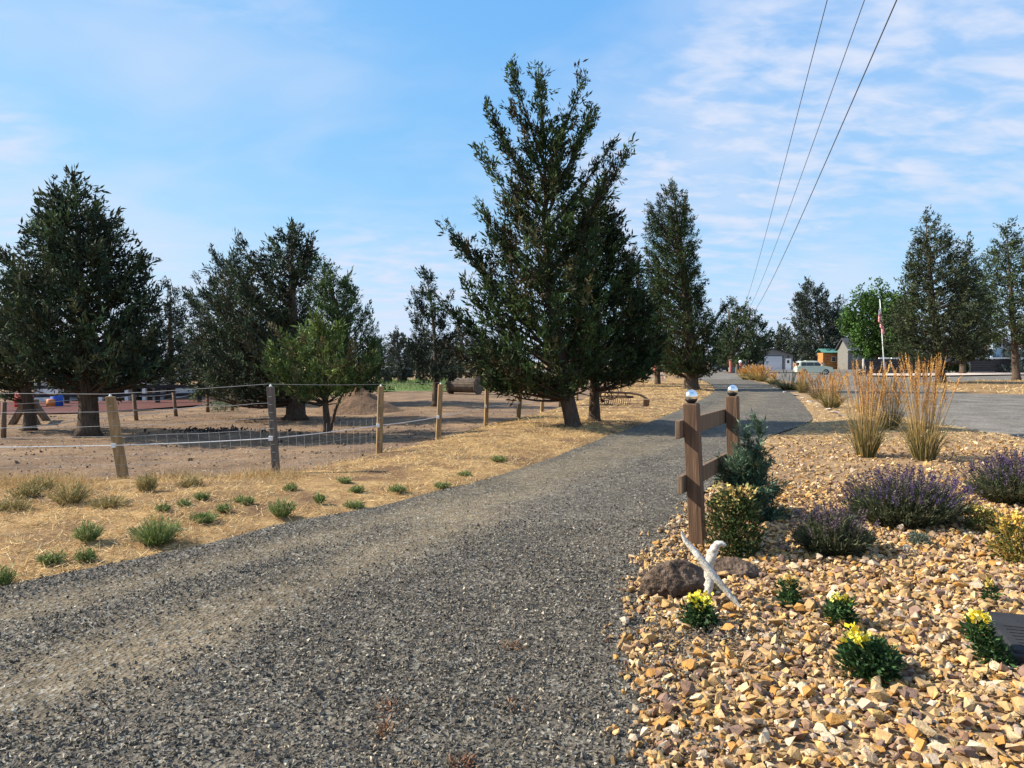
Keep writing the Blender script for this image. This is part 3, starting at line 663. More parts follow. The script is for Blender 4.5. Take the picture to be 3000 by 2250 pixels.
conifer('juniper_tree', (1680, 1258), [(1125, 1410, 1700), (1085, 1395, 1790), (1000, 1375, 1800), (900, 1350, 1790), (800, 1375, 1780), (740, 1410, 1760), (650, 1435, 1730), (560, 1475, 1705), (490, 1510, 1680), (420, 1555, 1655), (365, 1590, 1620)],
        'tallest juniper with several ragged spires, nearer of the two trunks beside the drive', None, JG, [4, 4, 2, 2, 1.5, 3], .175,
        [(1503, 182, .50), (1512, 300, .5), (1578, 198, .50), (1585, 320, .5), (1703, 212, .50), (1715, 330, .5), (1740, 300, .42), (1838, 420, .42), (1800, 470, .4), (1785, 400, .35), (1440, 320, .42), (1418, 440, .45), (1412, 595, .5), (1326, 655, .5), (1350, 700, .5), (1330, 900, .6), (1290, 862, .3), (1345, 1010, .7), (1440, 1110, .8), (1560, 1120, .8), (1640, 950, .9), (1470, 370, .4), (1640, 420, .4)],
        1.30, -.35, up=.66, dead=14, fill=.30)
conifer('juniper_tree', (1742, 1243), [(1098, 1650, 1900), (1045, 1640, 1930), (950, 1650, 1925), (850, 1660, 1890), (750, 1680, 1850), (650, 1690, 1810), (580, 1705, 1785), (520, 1735, 1755)],
        'dense dark juniper close behind the tallest one, the rear of two trunks', None, JG, [5, 4, 1.5, 1, 1, 4], .135, [(1800, 640, .5), (1850, 760, .5), (1900, 900, .6), (1935, 1020, .6)], 1.7, 0, dark=.85, fill=.8)
conifer('juniper_tree', (2027, 1144), [(1090, 1960, 2090), (1020, 1895, 2110), (950, 1880, 2110), (900, 1885, 2075), (800, 1885, 2060), (700, 1890, 2040), (650, 1895, 2025), (600, 1905, 2012), (565, 1930, 1995), (530, 1966, 1976)],
        'broad juniper with thick trunk at the bend of the gravel drive', None, JG, [4, 4, 2, 1.5, 1, 2], .34, [(2130, 880, .6), (2120, 940, .7), (1905, 590, .5), (2000, 575, .5)], 1.0, 0, dark=.9, fill=.9)
conifer('juniper_tree', (1836, 1135), [(1085, 1780, 1900), (950, 1790, 1900), (800, 1820, 1880), (720, 1845, 1855)], 'slim juniper standing past the old hay rake', None, JG, None, .20, dark=.8)
conifer('juniper_tree', (1926, 1129), [(1085, 1880, 1985), (950, 1865, 1990), (850, 1900, 1965), (750, 1928, 1936)], 'thin-trunked juniper between the hay rake and the red hay tedder', None, JG, None, .17, dark=.85)
conifer('juniper_tree', (1275, 1188), [(1110, 1205, 1335), (1040, 1195, 1345), (980, 1195, 1330), (920, 1200, 1305), (870, 1215, 1280), (830, 1230, 1265), (797, 1246, 1253)],
        'small sparse crooked juniper in the paddock before the wooden spool', None, [(.030, .046, .030), (.042, .060, .034), (.024, .036, .022)], None, .12, [(1312, 862, .35), (1215, 845, .4), (1250, 797, .5), (1330, 960, .5), (1190, 1000, .5)], .75, .1, dark=.9, spiky=2)
conifer('juniper_tree', (957, 1264), [(1140, 820, 1050), (1080, 785, 1085), (1030, 800, 1060), (985, 860, 1010), (940, 925, 955)],
        'small yellow-green juniper with its lean dead stem in the paddock', None, [(.12, .175, .042), (.16, .215, .052), (.085, .12, .036), (.15, .125, .055)], [4, 4, 2, 2], .075, [(830, 965, .5), (790, 1040, .5), (1075, 1050, .5), (935, 935, .5), (985, 960, .4)], 1.15, 0, nleaf=16, up=.8, dead=6)
conifer('juniper_tree', (1040, 1178), [(1145, 935, 1130), (1080, 905, 1138), (1000, 885, 1122), (940, 875, 1105), (880, 880, 1070), (820, 890, 1025), (780, 905, 990), (752, 936, 944)],
        'even cone-shaped green juniper behind the small yellow-green one', None, [(.062, .11, .034), (.085, .145, .044), (.11, .17, .054), (.042, .07, .034)], None, .22, [], 1.05, 0, up=.8)
conifer('juniper_tree', (865, 1224), [(1150, 590, 960), (1080, 560, 940), (1000, 565, 915), (900, 590, 900), (820, 650, 905), (740, 755, 925), (700, 790, 915), (662, 845, 856)],
        'wide grey-green juniper with flared trunk left of the dirt mound', None, [(.040, .060, .034), (.056, .082, .042), (.030, .044, .026), (.075, .072, .042), (.07, .10, .046)], None, .24, [(720, 700, .5), (905, 700, .5), (850, 662, .5), (600, 1100, .7)], 1.3, 0, dead=14, spiky=2)
conifer('juniper_tree', (690, 1182), [(1130, 565, 800), (1000, 550, 790), (900, 560, 780), (850, 590, 760), (800, 610, 740), (740, 640, 700)],
        'blunt-topped juniper with bare pale boughs left of the wide one', None, [(.040, .060, .036), (.060, .084, .046), (.030, .044, .028)], None, .2, [(628, 733, .5), (685, 742, .5), (548, 850, .5), (575, 800, .5), (745, 760, .5)], .85, 0, dead=8, spiky=2)
conifer('juniper_tree', (258, 1273), [(1098, 240, 440), (1085, 215, 500), (1050, 60, 520), (1000, 35, 505), (900, 45, 465), (820, 60, 440), (740, 80, 400), (700, 88, 375), (650, 100, 335), (600, 135, 290), (560, 160, 260), (515, 212, 224)],
        'tall pointed dark juniper with forked trunk in front of the pale house', None, [(.030, .050, .028), (.044, .070, .034), (.066, .100, .042), (.022, .036, .022), (.075, .085, .040)], None, .20, [(12, 735, .5), (25, 790, .5), (125, 620, .45), (180, 545, .4), (340, 660, .4), (400, 740, .45), (440, 840, .5), (165, 1108, .15)], 1.75, 0, dead=5, fill=.6)
conifer('juniper_tree', (87, 1258), [(1140, -60, 85), (1080, -90, 125), (950, -90, 130), (850, -60, 115), (785, 15, 60)],
        'olive-green juniper cut off by the picture edge beside the timber frame', None, [(.060, .085, .030), (.045, .064, .030), (.080, .085, .038), (.036, .050, .026)], None, .13, [(30, 790, .5)], 1.2, 0, nleaf=15)
conifer('juniper_tree', (500, 1168), [(1120, 440, 560), (1000, 432, 560), (930, 460, 545), (870, 475, 530), (822, 494, 502)], 'narrow dark juniper right of the tall pointed one', None, [(.030, .048, .032), (.042, .062, .038)], None, .17, [], .9, 0, spiky=2)
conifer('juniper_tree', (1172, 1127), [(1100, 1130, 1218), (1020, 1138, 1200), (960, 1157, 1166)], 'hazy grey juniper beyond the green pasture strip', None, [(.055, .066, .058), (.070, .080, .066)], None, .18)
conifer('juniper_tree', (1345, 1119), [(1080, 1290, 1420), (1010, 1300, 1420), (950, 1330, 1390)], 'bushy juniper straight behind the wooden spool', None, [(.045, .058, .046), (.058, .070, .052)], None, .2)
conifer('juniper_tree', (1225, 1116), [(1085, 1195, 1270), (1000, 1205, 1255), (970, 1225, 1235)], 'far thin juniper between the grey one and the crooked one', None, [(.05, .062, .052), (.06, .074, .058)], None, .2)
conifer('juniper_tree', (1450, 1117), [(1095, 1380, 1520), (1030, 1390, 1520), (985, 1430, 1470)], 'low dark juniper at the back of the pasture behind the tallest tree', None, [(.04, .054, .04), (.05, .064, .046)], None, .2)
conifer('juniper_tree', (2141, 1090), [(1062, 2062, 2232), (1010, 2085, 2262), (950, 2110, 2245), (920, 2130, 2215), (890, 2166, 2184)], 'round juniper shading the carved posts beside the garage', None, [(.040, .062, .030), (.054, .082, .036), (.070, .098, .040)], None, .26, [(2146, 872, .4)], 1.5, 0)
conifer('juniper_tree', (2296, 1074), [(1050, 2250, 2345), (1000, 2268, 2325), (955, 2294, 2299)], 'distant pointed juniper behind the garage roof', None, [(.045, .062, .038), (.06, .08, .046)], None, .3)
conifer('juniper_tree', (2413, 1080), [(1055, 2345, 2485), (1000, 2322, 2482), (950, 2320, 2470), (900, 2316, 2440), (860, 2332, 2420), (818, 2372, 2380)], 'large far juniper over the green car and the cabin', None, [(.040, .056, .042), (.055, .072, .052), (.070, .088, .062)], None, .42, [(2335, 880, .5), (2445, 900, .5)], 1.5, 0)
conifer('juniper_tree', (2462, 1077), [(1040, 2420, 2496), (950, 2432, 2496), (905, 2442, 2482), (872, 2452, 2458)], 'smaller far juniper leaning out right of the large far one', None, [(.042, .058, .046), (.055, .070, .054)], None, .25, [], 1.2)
conifer('spruce_tree', (2758, 1124), [(1045, 2630, 2875), (1000, 2605, 2885), (900, 2612, 2875), (850, 2640, 2865), (780, 2652, 2845), (720, 2672, 2800), (680, 2690, 2780), (640, 2702, 2748), (620, 2711, 2717)],
        'olive spruce with scarred leaning trunk on the dry lawn behind the tall plumed grass', None, [(.060, .078, .034), (.048, .064, .030), (.075, .092, .040), (.034, .046, .024)], None, .30, [(2620, 940, .5), (2880, 900, .5)], 1.05, -.3, fill=1.0, up=.35, spiky=2)
conifer('spruce_tree', (2820, 1096), [(1015, 2755, 2890), (950, 2765, 2895), (850, 2798, 2885), (780, 2808, 2870), (702, 2832, 2836)], 'dark spruce standing behind the yellow hedge by the deck', None, [(.036, .054, .030), (.050, .070, .036), (.028, .040, .024)], None, .30, [], 1.1, 0, up=.35, fill=.9)
conifer('spruce_tree', (2978, 1115), [(995, 2885, 3060), (900, 2862, 3085), (850, 2872, 3065), (780, 2885, 3040), (720, 2905, 3010), (648, 2944, 2958)], 'fresh green spruce with bare lower trunk at the picture edge', None, [(.062, .092, .034), (.050, .074, .030), (.080, .112, .042), (.036, .052, .026)], None, .27, [(2870, 850, .5)], 1.0, -.2, fill=.9, up=.3, spiky=2)
conifer('blue_spruce', (2968, 1094), [(1088, 2925, 3030), (1050, 2935, 3025), (1000, 2960, 3020), (955, 2986, 2998)], 'young blue spruce bushy to the ground at the end of the deck', None, [(.085, .125, .115), (.065, .100, .095), (.05, .075, .07)], None, .12, [], 1.4, 0, up=.3, low=True)
# a darker row of junipers behind the paddock
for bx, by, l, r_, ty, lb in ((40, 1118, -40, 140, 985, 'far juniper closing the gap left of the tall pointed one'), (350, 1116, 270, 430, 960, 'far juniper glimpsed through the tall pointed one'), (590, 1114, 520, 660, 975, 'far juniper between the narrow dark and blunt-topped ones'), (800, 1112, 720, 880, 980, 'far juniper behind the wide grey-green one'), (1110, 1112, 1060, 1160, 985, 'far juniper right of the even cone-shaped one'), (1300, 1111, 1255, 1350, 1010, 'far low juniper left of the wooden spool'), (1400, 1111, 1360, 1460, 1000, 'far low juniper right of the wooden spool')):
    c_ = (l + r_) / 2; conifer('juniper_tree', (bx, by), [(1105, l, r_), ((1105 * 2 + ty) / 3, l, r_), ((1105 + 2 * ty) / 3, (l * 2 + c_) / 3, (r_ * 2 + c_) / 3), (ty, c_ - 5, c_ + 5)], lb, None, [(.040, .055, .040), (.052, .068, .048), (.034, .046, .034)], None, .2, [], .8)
# broadleaf tree
def broadleaf(name, base, cx, x0, x1, y0, y1, label):
    B = G(*base); d = B.y; root = empty(name, (B.x, B.y, -.06), 0, label, 'tree')
    c = AT(cx, (y0 + y1) / 2, d); rx = (x1 - x0) / 2 * d / FPX; rz = (y1 - y0) / 2 * d / FPX; cz = c.z
    mb = MB(); mb.tube([(0, 0, 0), (.05, 0, cz * .3), (0, .05, cz * .7), (0, 0, cz * 1.2)], [.34, .24, .2, .08], 9)
    n = 330; q = norm(rng.normal(size=(n, 3))) * (rng.uniform(.25, 1, (n, 1)) ** .45) * (1 + .13 * rng.normal(size=(n, 1)))
    q[:, 2] = np.maximum(q[:, 2], -.85); cen = q * np.array([rx, rx, rz]) + np.array([c.x - B.x, 0, cz])
    for k in range(0, n, 11): mb.tube([(0, 0, cz * .55), tuple(cen[k] * .5 + np.array([0, 0, cz * .4])), tuple(cen[k])], [.10, .06, .015], 4, False)
    m_ = 11; P = np.repeat(cen, m_, 0) + rng.normal(0, .40, (n * m_, 3)); D = norm(np.repeat(q, m_, 0) + np.array([0, 0, -.1]))
    cl_ = np.repeat(palette(n, [(.050, .105, .022), (.075, .150, .030), (.036, .075, .018)], None, .15), m_, 0)
    V, F, C = leaves(P, D, np.full(n * m_, .34), cl_, 7, .9, .75, .5)
    mb.build('trunk', 'bark', root, True); npmesh('crown', V, F, 'leafcol', root, C); return root
broadleaf('maple_tree', (2570, 1092), 2585, 2488, 2690, 848, 1052, 'bright green round broadleaf tree behind the flagpole')
# the wood on the horizon, one mass
VV = []
for i in range(140):
    Y = rng.uniform(170, 330); X = rng.uniform(-.85, .85) * Y; h = rng.uniform(5, 9.5); w_ = h * rng.uniform(.22, .36); n = 40
    zz = rng.uniform(0.02, 1, n); a = rng.uniform(0, 6.28, n); rr = w_ * (1 - zz) ** .7 * rng.uniform(.5, 1.1, n)
    P = np.stack([X + rr * np.cos(a), Y + rr * np.sin(a), zz * h], 1); D = norm(np.stack([np.cos(a), np.sin(a), np.full(n, 1.1)], 1))
    VV.append(leaves(P, D, np.full(n, 1.6), palette(n, [(.048, .062, .046), (.060, .076, .054), (.038, .050, .040)], None, .2), 5, .6, .4))
V, F, C = join(*VV); tag(npmesh('far_wood', V, F, 'leafcol', None, C), 'far juniper wood along the horizon', 'wood', kind='stuff')

# ================================================================== fences
def post_px(root, base, top, w, mat, caps=None, name='post', square=True, n=4):
    """one post of a fence: base and top as photo pixels, both at the base's distance"""
    b = G(*base); t_ = AT(top[0], top[1], b.y); b = b - Vector((0, 0, .12)); o = root.location
    mb = MB()
    if square:
        d = t_ - b; ax = Vector((.97, .25, 0)); 
        pts = []
        for f_, s_ in ((0, 1.06), (.5, 1.0), (1, .96)):
            c = b + d * f_ - o
            for sx, sy in ((-1, -1), (1, -1), (1, 1), (-1, 1)): pts.append(c + Vector((sx * .97 - sy * .25, sx * .25 + sy * .97, 0)) * w / 2 * s_ + Vector((random.uniform(-.004, .004), random.uniform(-.004, .004), 0)))
        f = [(3, 2, 1, 0), (8, 9, 10, 11)]
        for k in (0, 4):
            for j in range(4): f.append((k + j, k + (j + 1) % 4, k + 4 + (j + 1) % 4, k + 4 + j))
        mb.add(pts, f); po = mb.build(name, mat, root, False, .006)
    else:
        mb.tube([b - o, (b + t_) / 2 - o, t_ - o], [w / 2 * 1.05, w / 2, w / 2 * .95], 10, True, .04); po = mb.build(name, mat, root, True)
    return b, t_, po
def sag(a, b, s, n=5):
    return [a.lerp(b, i / n) - Vector((0, 0, s * math.sin(math.pi * i / n))) for i in range(n + 1)]
# near wire fence
wf = empty('wire_fence', tuple(G(810, 1390)), 0, 'wire and white tape fence on leaning wooden posts along the straw verge', 'fence')
PP = [((-420, 1420), (-440, 1150), 'postwood', .115), ((365, 1402), (323, 1162), 'postwood', .115), ((810, 1390), (793, 1133), 'greywood', .105), ((1110, 1326), (1116, 1132), 'postwood', .10), ((1283, 1288), (1291, 1126), 'postwood', .095), ((1423, 1247), (1428, 1110), 'postwood', .09),
      ((1517, 1227), (1528, 1112), 'postwood', .10), ((1587, 1209), (1591, 1120), 'postwood', .09), ((1641, 1192), (1643, 1112), 'postwood', .09), ((1690, 1172), (1692, 1102), 'postwood', .09), ((1752, 1151), (1754, 1092), 'greywood', .09), ((1782, 1139), (1783, 1090), 'greywood', .09)]
ends = [post_px(wf, b, t_, w_, m_) for b, t_, m_, w_ in PP]
def on(i, f): return ends[i][0].lerp(ends[i][1], f) + Vector((-.02, -.065, 0))
O = wf.location
for i, (b, t_, po) in enumerate(ends[:9]):
    cap = MB(); cap.lathe(t_ - O, [(.012, 0), (.02, .004), (.02, .018), (.012, .024), (.012, .032), (.006, .036)], 8); cap.build('insulator', 'white', po)
    ins = MB(); q = on(i, .47) - O; ins.box(q + Vector((0, .0, 0)), (.055, .05, .06)); ins.build('tape_clip', 'white', po)
    if i in (1, 2, 3):
        for f in np.linspace(.08, .9, 11 if i == 2 else 6): MB().box(on(i, f) - O + Vector((.02, .012, 0)), (.05, .012, .008)).build('staple', 'wire', po)
def run(name, f, r, mat, i0, i1, s, wav=0):
    pts = []
    for i in range(i0, i1):
        seg = sag(on(i, f) , on(i + 1, f), s * (ends[i + 1][0] - ends[i][0]).length, 8); pts += seg if i == i0 else seg[1:]
    pts = [q - O + Vector((0, 0, random.uniform(-wav, wav))) for q in pts]
    MB().tube(pts, r, 5).build(name, mat, wf)
run('top_wire', 1.03, .0032, 'wire', 0, 9, .004)
run('white_tape', .47, .0065, 'rope', 0, 9, .005)
for f in (.84, .68, .57): run('wire', f, .0028, 'wire', 0, 2, .008, .008)
for f in (.36, .26, .16, .07): run('wire', f, .0018, 'wire', 0, 3, .006, .006)
for i in range(0, 3):
    for k in range(1, 15):
        a = on(i, .05).lerp(on(i + 1, .05), k / 15); b = on(i, .57).lerp(on(i + 1, .57), k / 15)
        MB().tube([a - O, b - O], .0016, 3).build('mesh_wire', 'wire', wf)
# cross fence running back through the paddock
cf = empty('cross_fence', tuple(G(398, 1231)), 0, 'sagging tape fence on thin posts running back past the tall pointed juniper', 'fence'); O2 = cf.location
CP = [((10, 1280), (12, 1178)), ((270, 1248), (268, 1160)), ((401, 1231), (391, 1155)), ((517, 1217), (508, 1150)), ((609, 1205), (607, 1118)), ((682, 1197), (676, 1143)), ((730, 1191), (730, 1162))]
ce = [post_px(cf, b, t_, .10 if i < 6 else .06, 'oldwood' if i < 6 else 'black', square=False) for i, (b, t_) in enumerate(CP)]
for f, r, mt in ((.95, .006, 'rope'), (.78, .006, 'wire'), (.35, .008, 'rope')):
    pts = []
    for i in range(6):
        a, b = ce[i][0].lerp(ce[i][1], f), ce[i + 1][0].lerp(ce[i + 1][1], f); pts += [q - O2 + Vector((0, -.06, 0)) for q in sag(a, b, .03)][(0 if i == 0 else 1):]
    MB().tube(pts, r, 5).build('tape' if mt == 'rope' else 'wire', mt, cf)
MB().box(ce[4][1] - O2 + Vector((-.16, 0, -.08)), (.10, .08, .12)).build('insulator', 'tan', cf)
# dark rail fence before the pale house
rf = empty('rail_fence', tuple(G(300, 1181)), 0, 'low dark two-rail wooden fence in front of the pale house', 'fence'); O3 = rf.location
xs_ = [(-80, 1184), (60, 1183), (196, 1182), (330, 1181), (462, 1180), (585, 1178), (700, 1176)]
pts = [G(*q) for q in xs_]
for q in pts: MB().box(q - O3 + Vector((0, 0, .32)), (.13, .13, .85)).build('post', 'darkwood', rf)
for a, b in zip(pts[:-1], pts[1:]):
    for z in (.30, .62): MB().bar(a - O3 + Vector((0, -.09, z)), b - O3 + Vector((0, -.09, z)), .05, .13).build('rail', 'darkwood', rf)
# timber A-frames under the olive juniper
tf = empty('timber_frame', tuple(G(95, 1240)), 0, 'dark timber swing frame with slanting legs under the olive juniper', 'frame'); Of = tf.location; Y0 = G(95, 1240).y
for (tx_, bx1, bx2, dy) in ((75, 30, 112, 0.0), (96, 80, 152, .9)):
    top = AT(tx_, 1176, Y0 + dy)
    for bx in (bx1, bx2): MB().bar(AT(bx, 1242, Y0 + dy) - Of - Vector((0, 0, .1)), top - Of, .13, .13, (0, 1, 0)).build('leg', 'oldwood', tf)
MB().bar(AT(62, 1178, Y0 - .3) - Of, AT(106, 1178, Y0 + 1.2) - Of, .14, .14).build('beam', 'oldwood', tf)

# the short two-rail fence with globe lamps
N1, N2 = G(2046, 1622), None
d2 = 7.45; x2_ = AT(2156, 1400, d2); N2 = Vector((x2_.x, d2, 0)); dv_ = (N2 - N1).normalized(); nv = Vector((-dv_.y, dv_.x, 0)); ang = math.atan2(dv_.y, dv_.x)
ef = empty('entrance_fence', (N1.x, N1.y, 0), 0, 'short two-rail fence of stained wood posts at the corner of the stone bed', 'fence')
lean = Vector((-.055, 0, 1)); tops = []
for k, (q, h) in enumerate(((N1, 1.25), (N2, 1.245))):
    b = q - N1; mb = MB(); w_ = .116; sh = Matrix(((1, 0, -.055 if k == 0 else -.035), (0, 1, 0), (0, 0, 1)))
    V8 = []
    for z, s_ in ((-.15, 1), (h * .5, 1), (h - .012, 1), (h, .93)):
        for sx, sy in ((-1, -1), (1, -1), (1, 1), (-1, 1)):
            V8.append(b + sh @ (RZ(ang) @ Vector((sx * w_ / 2 * s_, sy * w_ / 2 * s_, 0)) + Vector((0, 0, z))))
    f = [(3, 2, 1, 0), (12, 13, 14, 15)]
    for kk in (0, 4, 8):
        for j in range(4): f.append((kk + j, kk + (j + 1) % 4, kk + 4 + (j + 1) % 4, kk + 4 + j))
    mb.add(V8, f); mb.build('post', 'stainwood', ef, False, .005); tops.append(q + sh @ Vector((0, 0, h)))
for z in (1.04, .59):
    a = nv * (.058 + .021) - dv_ * .17 + Vector((-.055 * z, 0, z)); b = (N2 - N1) + nv * (.058 + .021) + dv_ * .06 + Vector((-.045 * z, 0, z))
    MB().bar(a, b, .04, .145).build('rail', 'oldwood', ef, False, .004)
for k, tp_ in enumerate(tops):
    gl = empty('globe_lamp', tuple(tp_), 0, ['mirrored crackle-glass globe lamp on the nearer fence post', 'mirrored crackle-glass globe lamp on the farther fence post'][k], 'lamp', 'globe lamps on the entrance fence')
    MB().lathe((0, 0, 0), [(.028, -.002), (.033, .006), (.047, .020), (.0525, .034), (.051, .036), (.03, .037)], 24).build('base', 'black', gl, True)
    n = 18; MB().lathe((0, 0, .060), [(max(.0005, .0535 * math.sin(math.pi * i / n)), -.0535 * math.cos(math.pi * i / n)) for i in range(int(n * .31), n + 1)], 32).build('glass_ball', 'globe', gl, True)

# ================================================================== boulders and driftwood
def boulder(name, base, dims, label, seed, rz=0):
    b = G(base[0], base[1], .10); b.z = bed_z(b.x, b.y) - .03
    bm = bmesh.new(); bmesh.ops.create_icosphere(bm, subdivisions=5, radius=1); r = np.random.default_rng(seed)
    ctr = norm(r.normal(size=(9, 3))); cutd = r.uniform(.62, .9, 9)
    for v in bm.verts:
        p_ = np.array(v.co)
        for c_, k in zip(ctr, cutd):
            e = p_ @ c_ - k
            if e > 0: p_ = p_ - c_ * e * .85
        p_ = p_ * (1 + .07 * float(vnoise(p_[0] * 3 + p_[2], p_[1] * 3 - p_[2], .5)) - .10 * max(0, .25 - abs(float(vnoise(p_[0] * 2.2 + seed, p_[2] * 4 + p_[1], .5)))) + .045 * float(vnoise(p_[0] * 7, p_[2] * 7 + p_[1] * 5, .5)) + .025 * float(vnoise(p_[0] * 17, p_[2] * 17 - p_[1] * 13, .5)))
        v.co = p_ * np.array(dims)
    me = bpy.data.meshes.new(name); bm.to_mesh(me); bm.free(); me.polygons.foreach_set('use_smooth', [True] * len(me.polygons))
    o = link(name, me, 'lava'); o.location = b + Vector((0, dims[1] * .8, dims[2] * .72)); o.rotation_euler = (0, .08, rz); return tag(o, label, 'boulder')
boulder('boulder', (1985, 1742), (.235, .18, .155), 'brown lava boulder at the foot of the near fence post', 2, .2)
boulder('boulder', (2160, 1690), (.19, .13, .09), 'low dark lava boulder half hidden behind the driftwood', 5, -.1)
def drift(name, pts, rad, label):
    o3 = Vector(pts[0]); mb = MB(); P = [Vector(q) - o3 for q in pts]
    cr = []                                    # subdivide by Catmull-Rom
    for i in range(len(P) - 1):
        a, b, c, d = P[max(i - 1, 0)], P[i], P[i + 1], P[min(i + 2, len(P) - 1)]
        for k in range(5):
            t = k / 5; cr.append((.5 * ((2 * b) + (c - a) * t + (2 * a - 5 * b + 4 * c - d) * t * t + (3 * b - a - 3 * c + d) * t ** 3), np.interp(i + t, range(len(P)), rad)))
    cr.append((P[-1], rad[-1])); mb.tube([q for q, _ in cr], [r for _, r in cr], 11, True, .26)
    o = mb.build(name, 'drift', None, True); o.location = o3; return tag(o, label, 'driftwood')
yb = G(2160, 1775, .15).y
drift('driftwood_branch', [AT(2172, 1782, yb - .05), AT(2140, 1745, yb), AT(2085, 1680, yb + .05), AT(2030, 1610, yb + .12), AT(2005, 1580, yb + .14), AT(1996, 1556, yb + .14)], [.005, .018, .024, .018, .013, .004], 'straight bleached driftwood branch leaning across the boulder')
yb2 = G(2075, 1752, .13).y
drift('driftwood_branch', [AT(2068, 1758, yb2), AT(2078, 1715, yb2 + .03), AT(2076, 1670, yb2 + .06), AT(2088, 1620, yb2 + .08), AT(2105, 1594, yb2 + .08), AT(2128, 1598, yb2 + .07)], [.016, .028, .026, .030, .022, .006], 'curved bleached driftwood hook standing behind the straight branch')
# irrigation box lid
c0, c1 = G(2870, 1786, .19), G(2962, 1893, .19); e1 = (c1 - c0); e1 = e1.normalized(); e2 = Vector((-e1.y, e1.x, 0)); Lw, Ww = .62, .50
vb = empty('valve_box', tuple(c0 + e1 * Lw / 2 + e2 * Ww / 2 - Vector((0, 0, .08))), math.atan2(e1.y, e1.x), 'dark grey plastic irrigation box lid sunk in the stones', 'valve box')
MB().box((0, 0, .02), (Lw + .03, Ww + .03, .09)).build('rim', 'black', vb, False, .01); MB().box((0, 0, .062), (Lw, Ww, .035)).build('lid', 'lid', vb, False, .012)
MB().lathe((-.19, .02, .075), [(.055, 0), (.055, .014), (.045, .022)], 20).build('knob', 'lid', vb, True)
for k in range(7): MB().box((-.06 + k * .05, 0, .081), (.012, Ww * .8, .005)).build('rib', 'lid', vb)

# ================================================================== garden plants
def plant(name, px, label, cat, zf=None, group=None):
    b = G(*px); b.z = (zf or bed_z)(b.x, b.y) - .01; b = G(px[0], px[1], b.z); return empty(name, tuple(b), 0, label, cat, group)
def lavender(px, r, h, label, n=900, flower=.6, seed_c=((.085, .105, .055), (.125, .145, .075), (.06, .075, .038), (.13, .115, .07)), fcol=((.070, .045, .11), (.10, .068, .14), (.11, .088, .10), (.095, .078, .075)), ry=.8):
    root = plant('lavender_bush', px, label, 'lavender'); a = rng.uniform(0, 6.283, n); th = np.sqrt(rng.uniform(0, 1, n)) * 1.15
    d = np.stack([np.cos(a) * np.sin(th), np.sin(a) * np.sin(th) * ry, np.cos(th)], 1); P0 = np.stack([d[:, 0] * r * .35, d[:, 1] * r * .35 * ry, np.full(n, .0)], 1)
    tip = d * np.array([r, r, h]) * rng.uniform(.72, 1.08, (n, 1)) + np.array([0, 0, .02]); tip[:, 2] = np.maximum(tip[:, 2], .05)
    mid = P0 * .4 + tip * .6; mid[:, 2] *= .75; c_ = palette(n, list(seed_c), None, .2)
    st = ribbons(P0, mid, tip, np.full(n, .004), np.full(n, .0025), c_, None, 3)
    nl = 5; tt = rng.uniform(.25, .85, (n, nl, 1)); LP = (P0[:, None] * (1 - tt) + tip[:, None] * tt).reshape(-1, 3); LP[:, 2] += .0
    lf = leaves(LP, np.repeat(norm(tip - P0), nl, 0), np.full(n * nl, .065), np.repeat(c_, nl, 0), 3, .40, .15, .2)
    npmesh('foliage', *join(st, lf)[:2], 'leafcol', root, join(st, lf)[2])
    k = np.where((rng.uniform(size=n) < flower) & (tip[:, 2] > h * (.50 + .25 * rng.uniform(size=n))))[0]; u = norm(tip[k] - mid[k]); m_ = 6; s = np.linspace(0, .075, m_)
    FP = (tip[k][:, None] + u[:, None] * s[None, :, None]).reshape(-1, 3)
    fl = leaves(FP, np.repeat(u, m_, 0), np.full(len(k) * m_, .020), np.repeat(palette(len(k), list(fcol), None, .2), m_, 0), 3, .8, .7, .15)
    npmesh('flower_spikes', fl[0], fl[1], 'leafcol', root, fl[2]); return root
lavender((2655, 1545), .66, .46, 'wide lavender bush in purple bloom below the tall plumed grass', 1200, .5)
lavender((2995, 1480), .68, .47, 'lavender bush in full purple bloom cut off by the picture edge', 1100, .62)
lavender((2440, 1630), .36, .33, 'small grey-green lavender bush with faded flowers', 900, .18, fcol=((.10, .07, .09), (.14, .10, .12)))
